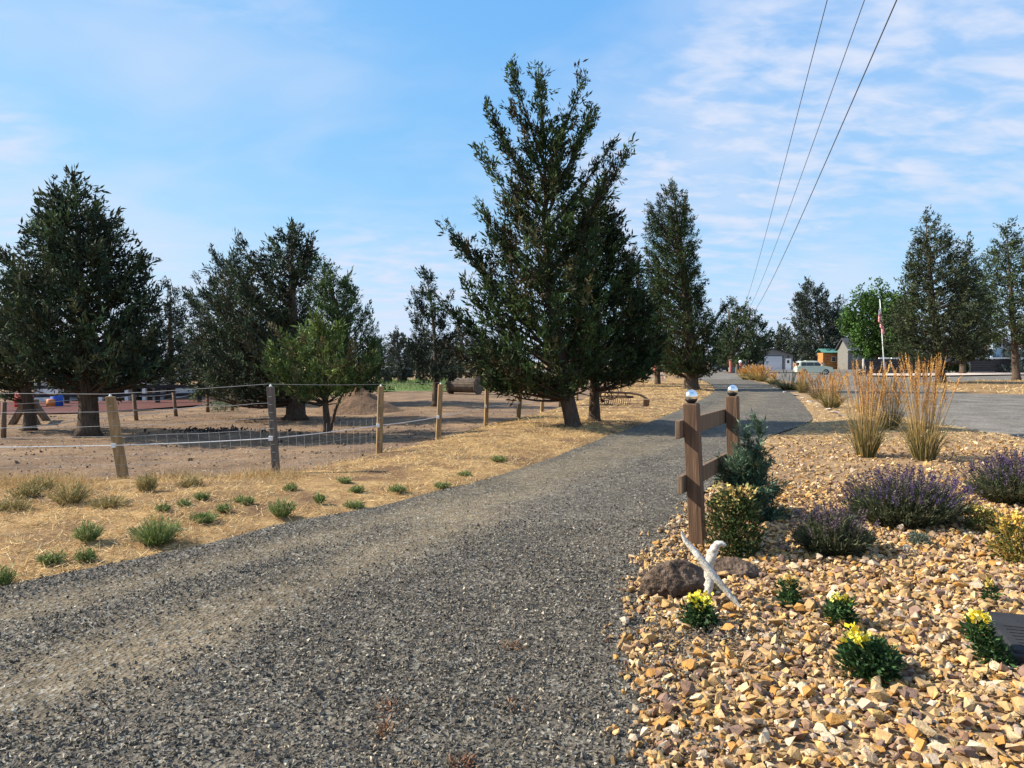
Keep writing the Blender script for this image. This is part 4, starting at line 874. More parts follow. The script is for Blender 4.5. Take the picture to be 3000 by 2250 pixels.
def reed(px, h, r, label, n=120, plume=.62, cols=((.13, .125, .045), (.17, .145, .055), (.10, .11, .035)), pcol=((.58, .32, .10), (.66, .42, .16), (.48, .25, .08)), thin=1.0, group=None, zf=None, wind=.085, nb=160, name='reed_grass_clump'):
    root = plant(name, px, label, 'grass clump', zf, group); sc = max(1, root.location.y / 14)
    a = rng.uniform(0, 6.283, n); rr = r * np.sqrt(rng.uniform(0, 1, n)); P0 = np.stack([rr * np.cos(a) * .45, rr * np.sin(a) * .45, np.zeros(n)], 1)
    H = h * rng.uniform(.50, 1.03, n) ** .8; sp = rng.uniform(.3, 1.5, n); P2 = np.stack([rr * np.cos(a) * sp * 1.3 + wind * H * rng.normal(.2, 1, n), rr * np.sin(a) * sp * 1.3, H], 1); P1 = P0 * .55 + P2 * .45; P1[:, 2] = H * .6
    c_ = palette(n, list(cols), None, .15); c2 = palette(n, list(pcol), None, .1)
    st = ribbons(P0, P1, P2, np.full(n, .0075 * sc), np.full(n, .0045 * sc), c_, c2, 4)
    m_ = nb; a = rng.uniform(0, 6.283, m_); bl = h * rng.uniform(.3, .62, m_); B0 = np.stack([r * .4 * np.cos(a), r * .4 * np.sin(a), np.zeros(m_)], 1); sp = rng.uniform(.6, 2.0, m_)
    B2 = np.stack([r * sp * np.cos(a), r * sp * np.sin(a), bl * rng.uniform(.5, 1, m_)], 1); B1 = (B0 + B2) / 2; B1[:, 2] = bl * .9
    dry = rng.uniform(size=(m_, 1)) < .3; bc = np.where(dry, palette(m_, [(.44, .31, .14)]), palette(m_, list(cols), None, .2))
    bd = ribbons(B0, B1, B2, np.full(m_, .007 * sc), np.full(m_, .002 * sc), bc, None, 4)
    V, F, C = join(st, bd); npmesh('blades', V, F, 'bladecol', root, C)
    k = np.where(rng.uniform(size=n) < plume)[0]
    if len(k):
        m_ = 16; L = h * rng.uniform(.15, .24, len(k)); u = norm(P2[k] - P1[k]); s = np.linspace(-.8, .35, m_)[None, :, None] * L[:, None, None]
        FP = (P2[k][:, None] + u[:, None] * s).reshape(-1, 3); env = np.tile(np.sin(np.linspace(.35, 3.0, m_)) * .6 + .4, len(k))
        fl = leaves(FP, np.repeat(u, m_, 0), .040 * thin * env * sc ** .5, np.repeat(palette(len(k), list(pcol), None, .15), m_, 0), 4, .30, .30, .12)
        npmesh('plumes', fl[0], fl[1], 'bladecol', root, fl[2])
    return root
reed((2538, 1340), 1.42, .28, 'tall feather reed grass with golden plumes, nearer the drive of the two big clumps', 120, nb=260)
reed((2706, 1352), 1.50, .29, 'tallest feather reed grass clump rising behind the wide lavender', 130, nb=260)
reed((2608, 1260), 1.12, .30, 'feather reed grass clump standing behind and between the two big ones', 90)
reed((2436, 1196), 1.15, .45, 'reed grass clump with loose plumes farther up the island', 110)
reed((2395, 1170), .95, .35, 'short reddish grass clump beside the pale edging stones', 70, .3, ((.14, .09, .05), (.12, .10, .05)), ((.30, .16, .10), (.36, .22, .12)))
reed((2314, 1143), 1.0, .75, 'dark green arching grass clump without plumes on the island', 50, .12, ((.040, .075, .025), (.055, .095, .030)), ((.20, .20, .15), (.16, .16, .11)), nb=420, name='daylily_clump')
reed((2352, 1152), 1.15, .35, 'thin pale grass clump right of the dark arching one', 60, .5)
reed((2262, 1126), .8, .40, 'lone small plumed clump left of the dark arching grass', 50)
for k, (p_, h) in enumerate((((2185, 1112), .95), ((2207, 1114), 1.2), ((2228, 1118), 1.15))):
    reed(p_, h, .55, ['golden grass clump at the far tip of the island by the carved posts', 'middle golden grass clump in front of the garage corner', 'golden grass clump in front of the roller door'][k], 120, .8, ((.20, .18, .06), (.16, .15, .05)), group='golden clumps at the island tip')
# evergreen shrub and faded snapdragons at the entrance fence
root = plant('juniper_shrub', (2205, 1525), 'blue-green juniper shrub growing up against the farther fence post', 'shrub')
SB = root.location; mbs = MB(); FS, FD, FL = [], [], []
for tx_, ty_, dy_ in [(2226, 1235, 0), (2190, 1255, .05), (2215, 1290, -.05), (2175, 1310, .1), (2150, 1330, -.08), (2240, 1345, .1), (2265, 1420, .05), (2285, 1490, 0), (2125, 1385, .0), (2160, 1440, -.15), (2225, 1430, -.2), (2250, 1510, -.15), (2205, 1350, -.1), (2190, 1480, -.2), (2110, 1345, .1)]:
    e = AT(tx_, ty_ + 25, SB.y + dy_) - SB; m_ = e * .5 + Vector((e.x * -.15 + .02, 0, .05)); mbs.tube([(0, 0, -.03), tuple(m_), tuple(e)], [.014, .009, .003], 5, False)
    for _ in range(62):
        q = random.uniform(.22, 1); c_ = (1 - q) ** 2 * Vector((0, 0, 0)) + 2 * q * (1 - q) * m_ + q * q * e; d_ = (e - m_).normalized() * .6 + Vector((random.gauss(0, .55), random.gauss(0, .55), random.uniform(.1, .9)))
        FS.append(tuple(c_)); FD.append(tuple(d_.normalized())); FL.append(random.uniform(.08, .19))
FS, FD, FL = np.array(FS), np.array(FD), np.array(FL); FS[:, 2] = np.maximum(FS[:, 2], .03); nt = 5; s_ = np.linspace(0, .9, nt)
P = (FS[:, None] + FD[:, None] * (FL[:, None] * s_)[..., None]).reshape(-1, 3); cc_ = np.repeat(palette(len(FS), [(.075, .125, .075), (.11, .165, .105), (.05, .085, .045), (.14, .105, .05)], [4, 3.5, 3, .4], .2), nt, 0)
V, F, C = leaves(P, np.repeat(FD, nt, 0), np.repeat(FL, nt) * .42, cc_, 4, .55, .2, .12); npmesh('foliage', V, F, 'leafcol', root, C); mbs.build('stem', 'bark', root)
def bushy(name, px, r, h, label, leafc, topc, ntop, n=420, cat='flower', ls=.045, tops=.028, cover=.75, lean=(0, 0), group=None):
    root = plant(name, px, label, cat, None, group); t_ = rng.uniform(0, 1, n); a = rng.uniform(0, 6.283, n); rr = r * np.sqrt(rng.uniform(0, 1, n)) * np.interp(t_, [0, .3, .8, 1], [.75, 1, .9, .5])
    P = np.stack([rr * np.cos(a) + lean[0] * t_, rr * np.sin(a) + lean[1] * t_, .01 + t_ * h * cover], 1); D = norm(np.stack([np.cos(a) * .8, np.sin(a) * .8, np.full(n, .6)], 1))
    lf = leaves(P, D, np.full(n, ls), palette(n, list(leafc), None, .2), 4, .6, .34, .3)
    m_ = max(6, n // 14); a = rng.uniform(0, 6.283, m_); q = np.stack([r * .7 * np.cos(a) * rng.uniform(0, 1, m_) + lean[0], r * .7 * np.sin(a) * rng.uniform(0, 1, m_) + lean[1], h * rng.uniform(.6, 1, m_)], 1)
    st = ribbons(q * np.array([.25, .25, 0]), q * np.array([.5, .5, .5]), q, np.full(m_, .006), np.full(m_, .004), palette(m_, list(leafc), None, .2), None, 3)
    V, F, C = join(lf, st); npmesh('foliage', V, F, 'leafcol', root, C)
    if ntop:
        a = rng.uniform(0, 6.283, ntop); rr = r * .8 * np.sqrt(rng.uniform(0, 1, ntop)); Q = np.stack([rr * np.cos(a) + lean[0] * .95, rr * np.sin(a) + lean[1] * .95, h * rng.uniform(.74, 1.02, ntop)], 1)
        V, F, C = leaves(Q, np.tile([[0, -.2, .8]], (ntop, 1)), np.full(ntop, tops), palette(ntop, list(topc), None, .1), 7, 1.0, .85, .35); npmesh('blossoms', V, F, 'leafcol', root, C)
    return root
GL = ((.040, .085, .026), (.055, .110, .034), (.030, .060, .022)); YC = ((.80, .68, .06), (.82, .74, .20), (.78, .60, .04))
bushy('snapdragon', (2150, 1632), .21, .55, 'faded snapdragon bush with tan seed heads beside the near fence post', ((.055, .085, .026), (.040, .062, .020), (.045, .07, .022), (.13, .10, .04)), ((.50, .34, .12), (.62, .52, .18), (.40, .22, .08)), 70, 900, 'flower', .05, .026, .9)
bushy('snapdragon', (2985, 1650), .19, .36, 'yellowing snapdragon bush cut off by the picture edge below the lavender', ((.15, .15, .035), (.09, .11, .03), (.34, .21, .05)), ((.58, .40, .08), (.45, .26, .06)), 50, 420)
bushy('snapdragon', (2880, 1560), .15, .24, 'small golden-leaved plant at the right foot of the wide lavender', ((.13, .14, .04), (.09, .11, .03), (.26, .19, .06)), ((.5, .4, .1),), 14, 260)
bushy('snapdragon', (2050, 1848), .085, .20, 'yellow snapdragon in bloom in front of the driftwood', GL, YC, 22, 240)
bushy('snapdragon', (2312, 1788), .05, .22, 'thin snapdragon gone to seed between two blooming ones', GL, ((.50, .34, .10),), 8, 110)
bushy('snapdragon', (2462, 1840), .07, .185, 'yellow snapdragon with three small blooms, middle of the bed', GL, YC, 14, 200)
bushy('snapdragon', (2545, 1985), .125, .205, 'largest dark green snapdragon with one yellow bloom at its left', ((.032, .075, .024), (.045, .10, .03), (.028, .055, .02)), (), 0, 520)
o = bpy.data.objects['snapdragon.006']; q = np.array([[-.09, -.06, .22]]) + rng.normal(0, .018, (14, 3)); V, F, C = leaves(q, np.tile([[0, -.2, .8]], (14, 1)), np.full(14, .032), palette(14, list(YC), None, .1), 7, 1.0, .85, .35); npmesh('blossoms', V, F, 'leafcol', o, C)
bushy('snapdragon', (2935, 1965), .06, .26, 'leaning yellow snapdragon next to the irrigation box lid', GL, YC, 16, 230, lean=(-.10, .06))
bushy('snapdragon', (2900, 1775), .03, .15, 'tiny wilted snapdragon behind the irrigation box lid', GL, ((.55, .42, .10),), 4, 40)
bushy('seedling', (2690, 1602), .07, .12, 'small silver-green seedling under the wide lavender', ((.15, .18, .13), (.11, .14, .10)), (), 0, 130, 'seedling', .035)
# weeds in the straw
ORD = 'first second third fourth fifth sixth seventh eighth ninth tenth eleventh twelfth thirteenth fourteenth fifteenth sixteenth seventeenth eighteenth nineteenth twentieth'.split()
def weed(px, r, h, label, cols, group=None, n=None, zf=verge_z, name='weed_tuft'):
    root = plant(name, px, label, 'weed', zf, group); n = n or int(80 + 900 * r); a = rng.uniform(0, 6.283, n); sp = rng.uniform(.1, 1, n) ** .7
    P0 = np.stack([r * .4 * sp * np.cos(a), r * .4 * sp * np.sin(a), np.zeros(n)], 1); P2 = np.stack([r * sp * np.cos(a), r * sp * np.sin(a), h * rng.uniform(.45, 1, n) * (1.15 - .5 * sp)], 1)
    P1 = P0 * .5 + P2 * .5; P1[:, 2] *= 1.25; c_ = palette(n, list(cols), None, .2)
    st = ribbons(P0, P1, P2, np.full(n, .007), np.full(n, .003), c_, None, 2); tt = rng.uniform(.3, 1, (n, 1)); lf = leaves(P0 * (1 - tt) + P2 * tt, norm(P2 - P0 + .01), np.full(n, .045), c_, 2, .7, .2)
    V, F, C = join(st, lf); npmesh('leaves', V, F, 'leafcol', root, C); return root
WG = ((.14, .20, .055), (.20, .26, .085), (.10, .15, .04), (.30, .28, .13)); WT = ((.30, .25, .10), (.24, .19, .08), (.36, .27, .12), (.16, .16, .06))
weed((460, 1592), .24, .24, 'largest green weed in the straw, left of the middle of the verge', WG, n=420)
weed((260, 1583), .13, .17, 'round green weed left of the largest one in the straw', WG)
weed((825, 1512), .15, .20, 'round upright green weed at the gravel edge', WG)
kw = -1
for p_, r, h in sorted([((252, 1650), .09, .12), ((150, 1648), .10, .07), ((598, 1530), .14, .10), ((725, 1482), .08, .10), ((850, 1440), .09, .10), ((1038, 1490), .13, .09), ((1045, 1442), .10, .08), ((592, 1466), .08, .09), ((935, 1474), .07, .11), ((1165, 1440), .12, .07), ((1296, 1432), .10, .09), ((3, 1722), .10, .16), ((700, 1475), .06, .08), ((655, 1500), .08, .08), ((1460, 1352), .15, .10), ((480, 1500), .07, .08), ((540, 1485), .07, .07), ((1010, 1415), .09, .07), ((1360, 1395), .10, .06)], key=lambda q: q[0][0]):
    kw += 1; weed(p_, r, h, ORD[kw] + ' small green weed from the left along the straw verge', WG, 'small green weeds in the verge')
kw = -1
for p_, r, h in sorted([((205, 1475), .26, .26), ((432, 1445), .14, .26), ((75, 1462), .20, .20), ((320, 1492), .22, .16), ((40, 1500), .2, .16), ((120, 1440), .2, .2), ((560, 1430), .15, .14)], key=lambda q: q[0][0]):
    kw += 1; weed(p_, r, h, ORD[kw] + ' olive-tan dried weed from the left near the fence foot', WT, 'dried weeds by the near fence', 260)
kw = -1
for p_ in sorted([(1500, 1905), (1865, 1925), (1855, 1985), (1140, 2085), (1130, 2150), (1350, 2240), (1510, 2080)]):
    kw += 1; weed(p_, .075, .02, ORD[kw] + ' flat rust-red dried weed from the left on the grey gravel', ((.22, .11, .06), (.17, .085, .05), (.28, .18, .10)), 'dried weeds on the gravel', 34, lambda a, b: .05)
# pale edging stones along the island
for k, p_ in enumerate(sorted([(2330, 1163), (2352, 1172), (2372, 1182), (2392, 1190), (2405, 1200), (2428, 1210), (2446, 1220), (2466, 1228), (2300, 1152), (2270, 1138), (2250, 1131), (2282, 1144)])):
    b = G(*p_); hv, hf = HULL_L[k % 20]; V = hv * np.array([.16, .12, .09]) * rng.uniform(.8, 1.3); o = npmesh('edging_stone', V, hf, 'concrete'); o.location = (b.x, b.y, bed_z(b.x, b.y) + .03); tag(o, ORD[k] + ' pale edging stone from the far end of the island edge', 'stone', 'edging stones of the island')

# ================================================================== things in the paddock and on the far verge
# wooden cable spool lying on its flanges
sb = G(1362, 1154); sp = empty('cable_spool', (sb.x, sb.y, -.03), R(-24), 'old wooden cable spool lying on its rim in the paddock', 'spool')
AX = Matrix.Rotation(R(90), 3, 'Y')           # spool axis along local x
def disc_planks(x0, rad, th, nm):
    fl = MB().lathe((0, 0, 0), [(rad, x0), (rad, x0 + th * .6), (rad * .98, x0 + th * .6)], 30, Matrix.Translation((0, 0, rad)).to_3x3() @ AX)
    fl.v = [(a, b, c + rad) for a, b, c in fl.v]; fo = fl.build('flange', 'spoolwood', sp)
    n = 7; w = 2 * rad / n
    for i in range(n):
        y = -rad + w * (i + .5); hh = math.sqrt(max(rad * rad - y * y, .01)) * .99
        for sx in (-1, 1): MB().box((x0 + (th * .6 + .012 if sx > 0 else -.012), y, rad), (.022, w * .93, 2 * hh)).build('plank', 'spoolwood', fo)
    MB().ring((x0 + th * .3, 0, rad), rad * 1.0, .018, RZ(R(90)), 30, 5).build('rim', 'iron', fo)
disc_planks(-.78, .44, .09, 0); disc_planks(.70, .44, .09, 1)
for i in range(18):
    a = i * 2 * math.pi / 18; MB().box((0, .33 * math.cos(a), .44 + .33 * math.sin(a)), (1.42, .03, .108), Matrix.Rotation(a, 3, 'X')).build('stave', 'spoolwood', sp)
# dirt mound
mb_ = G(1010, 1208); n, V, F = 40, [], []
for i in range(n):
    for j in range(n):
        x, y = (i / (n - 1) - .5) * 3.6, (j / (n - 1) - .5) * 2.8; r = math.hypot(x / 1.7, y / 1.3); z = max(0, 1 - r) ** 1.15 * .80 * (1 + .18 * float(vnoise(x, y, .5)) + .1 * float(vnoise(x + 3, y, .2)))
        V.append((x, y, z - .06))
for i in range(n - 1):
    for j in range(n - 1): a = i * n + j; F.append((a, a + n, a + n + 1, a + 1))
o = npmesh('dirt_mound', V, F, 'mound', None, None, True); o.location = (mb_.x + .25, mb_.y + .9, -.03); tag(o, 'heap of dug brown earth behind the small yellow-green juniper', 'mound')
# the leaning dead stem by the small juniper
a, b = G(968, 1256), None; b = AT(1010, 1140, a.y + .3); o = MB().tube([Vector((0, 0, -.06)), (b - a) * .5 + Vector((-.05, 0, -.02)), b - a], [.045, .035, .018], 7, True, .12).build('dead_stem', 'bark', None, True); o.location = a; tag(o, 'bare crooked dead stem leaning past the small yellow-green juniper', 'branch')
# hoses / low dung heap shadows are left to the light; a dark dung heap
x = rng.normal(0, .55, 260); y = rng.normal(0, .30, 260); b = G(640, 1262); s_ = rng.uniform(.02, .07, 260); V, F, C = stones(np.stack([x, y, .02 + s_ * .5], 1), s_, palette(260, [(.030, .022, .017), (.05, .036, .026)]), HULL_S)
o = npmesh('dung_heap', V, F, 'gravelcol', None, C); o.location = (b.x, b.y, -.03); tag(o, 'dark scattered dung heap in the shade left of the grey fence post', 'dung')
root = plant('sage_bush', (648, 1202), 'small pale sagebrush by the cross fence', 'shrub', lambda a, b: 0)
V, F, C = leaves(np.stack([rng.normal(0, .22, 200), rng.normal(0, .2, 200), rng.uniform(0, .38, 200)], 1), norm(rng.normal(size=(200, 3)) + [0, 0, .8]), np.full(200, .10), palette(200, [(.16, .20, .12), (.12, .16, .09)]), 6, .6, .2); npmesh('foliage', V, F, 'leafcol', root, C)
# horse-drawn hay rake
def spoked(mb, c, rad, r, ax, spokes=8, hub=.05):
    mb.ring(c, rad, r, ax, 26, 6)
    for i in range(spokes):
        a = math.pi * 2 * i / spokes; mb.tube([Vector(c), Vector(c) + ax @ Vector((rad * math.cos(a), 0, rad * math.sin(a)))], r * .6, 5)
    mb.lathe(c, [(hub, -.06), (hub, .06)], 10, ax @ Matrix.Rotation(R(90), 3, 'X')); return mb
kb = G(1825, 1194); kr = empty('hay_rake', (kb.x, kb.y, -.02), 0, 'rusty antique horse-drawn hay rake with curved tines under the junipers', 'farm implement')
ky = kb.y; L_ = lambda px, py, dy=0: AT(px, py, ky + dy) - kb
w1 = MB(); spoked(w1, L_(1765, 1172, .3), .30, .018, RZ(R(35)) @ Matrix.Rotation(R(18), 3, 'X'), 9); w1.build('wheel', 'iron', kr)
w2 = MB(); spoked(w2, L_(1792, 1148, .9), .25, .018, RZ(R(12)), 8); w2.build('wheel', 'iron', kr)
MB().tube([L_(1745, 1147), L_(1800, 1148), L_(1852, 1150)], .035, 7).build('beam', 'iron', kr)
MB().tube([L_(1745, 1160, .4), L_(1800, 1158, .3), L_(1856, 1160, .2)], .025, 7).build('beam', 'iron', kr)
for q in ((1757, 1147, 1762, 1175), (1790, 1148, 1795, 1165), (1830, 1150, 1838, 1163)): MB().tube([L_(q[0], q[1]), L_(q[2], q[3], .35)], .02, 6).build('strut', 'iron', kr)
MB().tube([L_(1845, 1149), L_(1875, 1155, -.05), L_(1902, 1170, -.1)], [.045, .04, .035], 7).build('tongue', 'oldwood', kr)
MB().tube([L_(1815, 1150, .2), L_(1820, 1132, .2), L_(1824, 1128, .2)], .016, 5).build('lever', 'iron', kr); MB().tube([L_(1822, 1146, .3), L_(1822, 1118, .3)], .015, 5).build('lever', 'iron', kr)
MB().box(L_(1893, 1178, -.15) + Vector((0, 0, -.02)), (.21, .10, .30), Matrix.Rotation(R(18), 3, 'X')).build('prop_board', 'oldwood', kr)
for i in range(13):
    px = 1772 + i * 6.2; a = L_(px, 1163, .22); MB().tube([a, a + Vector((-.02, -.12, -.10)), a + Vector((-.05, -.16, -.24)), a + Vector((-.10, -.10, -.38))], .011, 5).build('tine', 'iron', kr)
MB().tube([L_(1768, 1164, .22), L_(1856, 1163, .22)], .022, 6).build('tine_bar', 'iron', kr)
# red rake further off
tb = G(1905, 1120); tr = empty('hay_tedder', (tb.x, tb.y, -.02), 0, 'faded red hay tedder with pale wire wheels beyond the old rake', 'farm implement')
for k, (dx, dy) in enumerate(((-.75, .2), (0, 0), (.7, -.2))):
    w = MB(); spoked(w, (dx, dy, .50), .46, .022, RZ(R(25)) @ Matrix.Rotation(R(15), 3, 'X'), 12, .06); w.build('wheel', 'white' if k != 0 else 'rust_red', tr)
MB().tube([(-.95, .5, .72), (-.2, .3, .9), (.9, .1, .6)], .05, 6).build('frame', 'rust_red', tr); MB().tube([(-.9, .45, .72), (-1.0, .4, 0)], .035, 6).build('leg', 'rust_red', tr)
MB().tube([(.9, .1, .6), (1.0, 0, 0)], .035, 6).build('leg', 'rust_red', tr); MB().tube([(-.2, .3, .9), (-.5, .2, 1.05), (-.8, .1, .95)], .04, 6).build('arm', 'rust_red', tr)
# red shed, far trailer
def gable(root, w, d, h, rise, wall, roofm, over=.25, fascia=None, th=.10):
    MB().prism([(-w / 2, -.1), (w / 2, -.1), (w / 2, h), (0, h + rise), (-w / 2, h)], 0, d).build('wall', wall, root)
    s = math.atan2(rise, w / 2); 
    for sx in (-1, 1):
        a = Vector((sx * (w / 2 + over), 0, h - over * rise / (w / 2) + .02)); b = Vector((0, 0, h + rise + .02))
        n_ = Vector((sx * math.sin(s), 0, math.cos(s))) * th; V = []
        for y in (-over, d + over):
            for q in (a, b, b + n_ * 1.0, a + n_): V.append((q.x, y, q.z))
        F = [(0, 1, 2, 3), (7, 6, 5, 4)] + [(i, i + 4, (i + 1) % 4 + 4, (i + 1) % 4) for i in range(4)]
        MB().add(V, F).build('roof', roofm, root)
        if fascia: MB().bar((a.x, -over - .02, a.z + .03), (b.x + sx * .001, -over - .02, b.z + .03), .03, .16, (0, 1, 0)).build('fascia', fascia, root)
q = G(1968, 1091); r1 = empty('red_shed', (q.x, q.y, -.03), 0, 'small red shed seen under the roadside junipers', 'shed'); gable(r1, 3.6, 3, 2.0, .8, 'red', 'roof'); MB().box((.4, -.03, .9), (.9, .06, 1.8)).build('door', 'white', r1)
q = G(1163, 1126); tl = empty('stock_trailer', (q.x, q.y, 0), 0, 'small dark trailer with a white top beyond the pasture', 'trailer')
MB().box((0, 0, .75), (2.0, 1.2, .55)).build('body', 'black', tl); MB().prism([(-1.0, 1.03), (1.0, 1.03), (.8, 1.18), (-.7, 1.22)], -.62, .62).build('roof', 'white', tl)
for sx in (-.5, .5): MB().lathe((sx, -.66, .3), [(.3, -.09), (.3, .09)], 14, Matrix.Rotation(R(90), 3, 'X')).build('wheel', 'tyre', tl)
# pale house far left
q = G(150, 1175); hs = empty('pale_house', (q.x, q.y + 1.8, -.03), 0, 'pale single-storey house half hidden behind the tall pointed juniper', 'house'); hy = q.y + 1.8
X = lambda px: AT(px, 1150, hy).x - hs.location.x; Z = lambda py: AT(100, py, hy).z
w0, w1_, w2_ = X(152), X(235), X(480)
gw = w1_ - w0
gr = MB().prism([(w0, -.1), (w1_, -.1), (w1_, Z(1130)), ((w0 + w1_) / 2, Z(1105)), (w0, Z(1130))], -1.2, 6).build('gable_wall', 'palewall', hs)
for sx, xa in ((-1, w0), (1, w1_)):
    MB().bar((xa + sx * .25, -1.28, Z(1130) - .12), ((w0 + w1_) / 2, -1.28, Z(1105) + .08), .08, .2, (0, 1, 0)).build('fascia', 'white', hs)
MB().box(((w1_ + w2_) / 2, 3, Z(1150) / 2), (w2_ - w1_, 6, Z(1128))).build('wall', 'palewall', hs)
MB().prism([(-.6, Z(1128)), (3, Z(1095)), (6.6, Z(1128)), (6.6, Z(1124)), (3, Z(1090)), (-.6, Z(1124))], w1_ - .1, w2_ + .4, Matrix(((0, 1, 0), (1, 0, 0), (0, 0, 1)))).build('roof', 'roof', hs)
MB().box(((w0 + w1_) / 2 + gw * .12, -1.24, Z(1150)), (gw * .5, .07, Z(1134) - Z(1168))).build('garage_door', 'white', hs)
for px in (268, 320, 395, 445): MB().box((X(px), -.62, Z(1150) * .5 + .35), (.14, .14, 2.3)).build('porch_post', 'white', hs)
for px in (292, 352, 420):
    fr = MB().box((X(px), -.03, Z(1142)), (1.0, .08, .95)).build('window', 'white', hs); MB().box((X(px), -.08, Z(1142)), (.82, .04, .78)).build('pane', 'glass', fr)
MB().box((X(360), -.62, .55), (w2_ - w1_, .08, .12)).build('porch_rail', 'white', hs)
for k, (px, py, r, h, mt, lb) in enumerate(((167, 1190, .20, .42, 'blue', 'blue plastic barrel beside the pale house'), (150, 1191, .15, .28, 'orange', 'orange bucket next to the blue barrel'), (70, 1192, .3, .5, 'red', 'red plastic tub left of the pale house'))):
    b = G(px, py); o = MB().lathe((0, 0, 0), [(r * .86, 0), (r, h * .1), (r, h * .45), (r * 1.06, h * .5), (r, h * .55), (r, h * .92), (r * .8, h)], 16).build(['barrel', 'bucket', 'tub'][k], mt, None, True); o.location = (b.x, b.y, -.02); tag(o, lb, ['barrel', 'bucket', 'tub'][k])

# ================================================================== the yard on the right
q = G(2263, 1084); ga = empty('garage', (q.x, q.y, -.05), R(-3), 'grey gabled garage with a pale roller door and a white side door', 'garage'); gy = q.y; X = lambda px: AT(px, 1060, gy).x - q.x
w = X(2322) - X(2205); H = AT(0, 1038, gy).z; RI = AT(0, 1021, gy).z - H
gable(ga, w, 9, H, RI, 'grey', 'roof', .3, 'darkwood')
d0, d1, dz = X(2239), X(2291), AT(0, 1043, gy).z
dr_ = MB().box(((d0 + d1) / 2, -.02, dz / 2), (d1 - d0 + .36, .05, dz + .2)).build('door_frame', 'darkwood', ga)
rd = MB().box(((d0 + d1) / 2, -.04, dz / 2 + .02), (d1 - d0, .06, dz)).build('roller_door', 'rollup', ga)
for k in range(5): MB().box(((d0 + d1) / 2, -.085, dz * (k + .5) / 5 + .02), (d1 - d0 - .04, .03, dz / 5 - .035)).build('panel', 'rollup', rd)
MB().box((d1 - .25, -.11, .9), (.15, .03, .06)).build('handle', 'black', rd)
sd = MB().box((X(2308.5), -.03, 1.02), (1.0, .06, 2.06)).build('side_door', 'white', ga); MB().box((X(2308), -.075, 1.5), (.38, .03, .5)).build('pane', 'glass', sd); MB().box((X(2315), -.08, 1.0), (.06, .05, .06)).build('handle', 'black', sd)
MB().box((X(2308), -.12, 2.35), (.18, .2, .25)).build('wall_lamp', 'black', ga)
MB().box((0, -1.3, .03), (w + .4, 2.4, .16)).build('apron', 'concrete', ga)
# cars
def car(name, loc, rz, paint, label, s=1.0):
    root = empty(name, loc, rz, label, 'car'); L, Wd = 4.1 * s, 1.78
    side = [(-2.02, .30), (-2.05, .62), (-1.98, .95), (-1.80, 1.00), (-1.70, 1.48), (-1.52, 1.60), (-.2, 1.63), (.35, 1.56), (.95, 1.06), (1.75, .94), (2.0, .82), (2.06, .5), (2.0, .28), (1.62, .26), (1.56, .44), (1.36, .62), (1.12, .62), (.92, .44), (.86, .26), (-.86, .24), (-.92, .44), (-1.12, .62), (-1.36, .62), (-1.56, .44), (-1.62, .26)]
    V, F = [], []; ys = [-.89, -.84, -.5, .5, .84, .89]; n = len(side)
    for y in ys:
        for x, z in side:
            tuck = .16 * max(0, z - 1.0) / .6; V.append((x * s, y * (1 - tuck if abs(y) > .6 else 1), z))
    for i in range(len(ys) - 1):
        for j in range(n): F.append((i * n + j, i * n + (j + 1) % n, (i + 1) * n + (j + 1) % n, (i + 1) * n + j))
    F.append(tuple(range(n - 1, -1, -1))); F.append(tuple(range((len(ys) - 1) * n, len(ys) * n)))
    body = MB().add(V, F).build('body', paint, root)
    for sy in (-1, 1):
        for wx in ([(-1.60, -.98), (-.94, -.14), (-.08, .72)]):
            x0, x1 = wx; top1 = 1.50 if x1 < .5 else 1.14; y = sy * .86
            V = [(x0, y * 1.048, 1.05), (x1 + (.0 if x1 < .5 else .12), y * 1.048, 1.05), (x1 - (.0 if x1 < .5 else .32), y * .935, 1.47), (x0 + (.06 if x0 < -1.5 else 0), y * .935, 1.47)]
            V += [(a, b * .97, c) for a, b, c in V]; MB().add(V, [(0, 1, 2, 3), (7, 6, 5, 4)] + [(i, i + 4, (i + 1) % 4 + 4, (i + 1) % 4) for i in range(4)]).build('window', 'glass', root)
        for hx in (-.85, .02): MB().box((hx, sy * .895, .93), (.2, .03, .04)).build('door_handle', 'white', root)
        MB().box((-2.0, sy * .74, 1.0), (.08, .14, .42)).build('tail_light', 'red', root); MB().box((1.98, sy * .64, .80), (.10, .32, .16)).build('headlight', 'alloy', root)
        MB().box((.72, sy * 1.0, 1.08), (.10, .2, .14)).build('mirror', paint, root)
        for wx in (-1.24, 1.24):
            wh = MB().lathe((wx * s, sy * .80, .33), [(.22, -.1), (.33, -.1), (.335, 0), (.33, .1), (.22, .1)], 20, Matrix.Rotation(R(90), 3, 'X')).build('wheel', 'tyre', root, True); MB().lathe((wx * s, sy * .895, .33), [(.21, -.02), (.20, .02), (.06, .0)], 12, Matrix.Rotation(R(90), 3, 'X')).build('rim', 'alloy', wh)
    MB().box((1.14, 0, 1.30), (.02, 1.34, .40), Matrix.Rotation(R(-50), 3, 'Y')).build('windscreen', 'glass', root); MB().box((-1.80, 0, 1.26), (.02, 1.3, .36), Matrix.Rotation(R(12), 3, 'Y')).build('rear_window', 'glass', root)
    MB().box((2.05, 0, .42), (.06, 1.3, .2)).build('bumper', 'black', root); MB().box((0, 0, 1.645), (1.9, 1.36, .03)).build('roof_panel', 'white', root)
    return root
q = G(2382, 1096); car('parked_car', (q.x, q.y, -.045), R(-8), 'carpaint', 'boxy pale green car parked in front of the cabin')
q = G(2122, 1088); car('parked_car', (q.x, q.y, -.045), R(200), 'darkcar', 'dark car parked far off left of the carved posts')
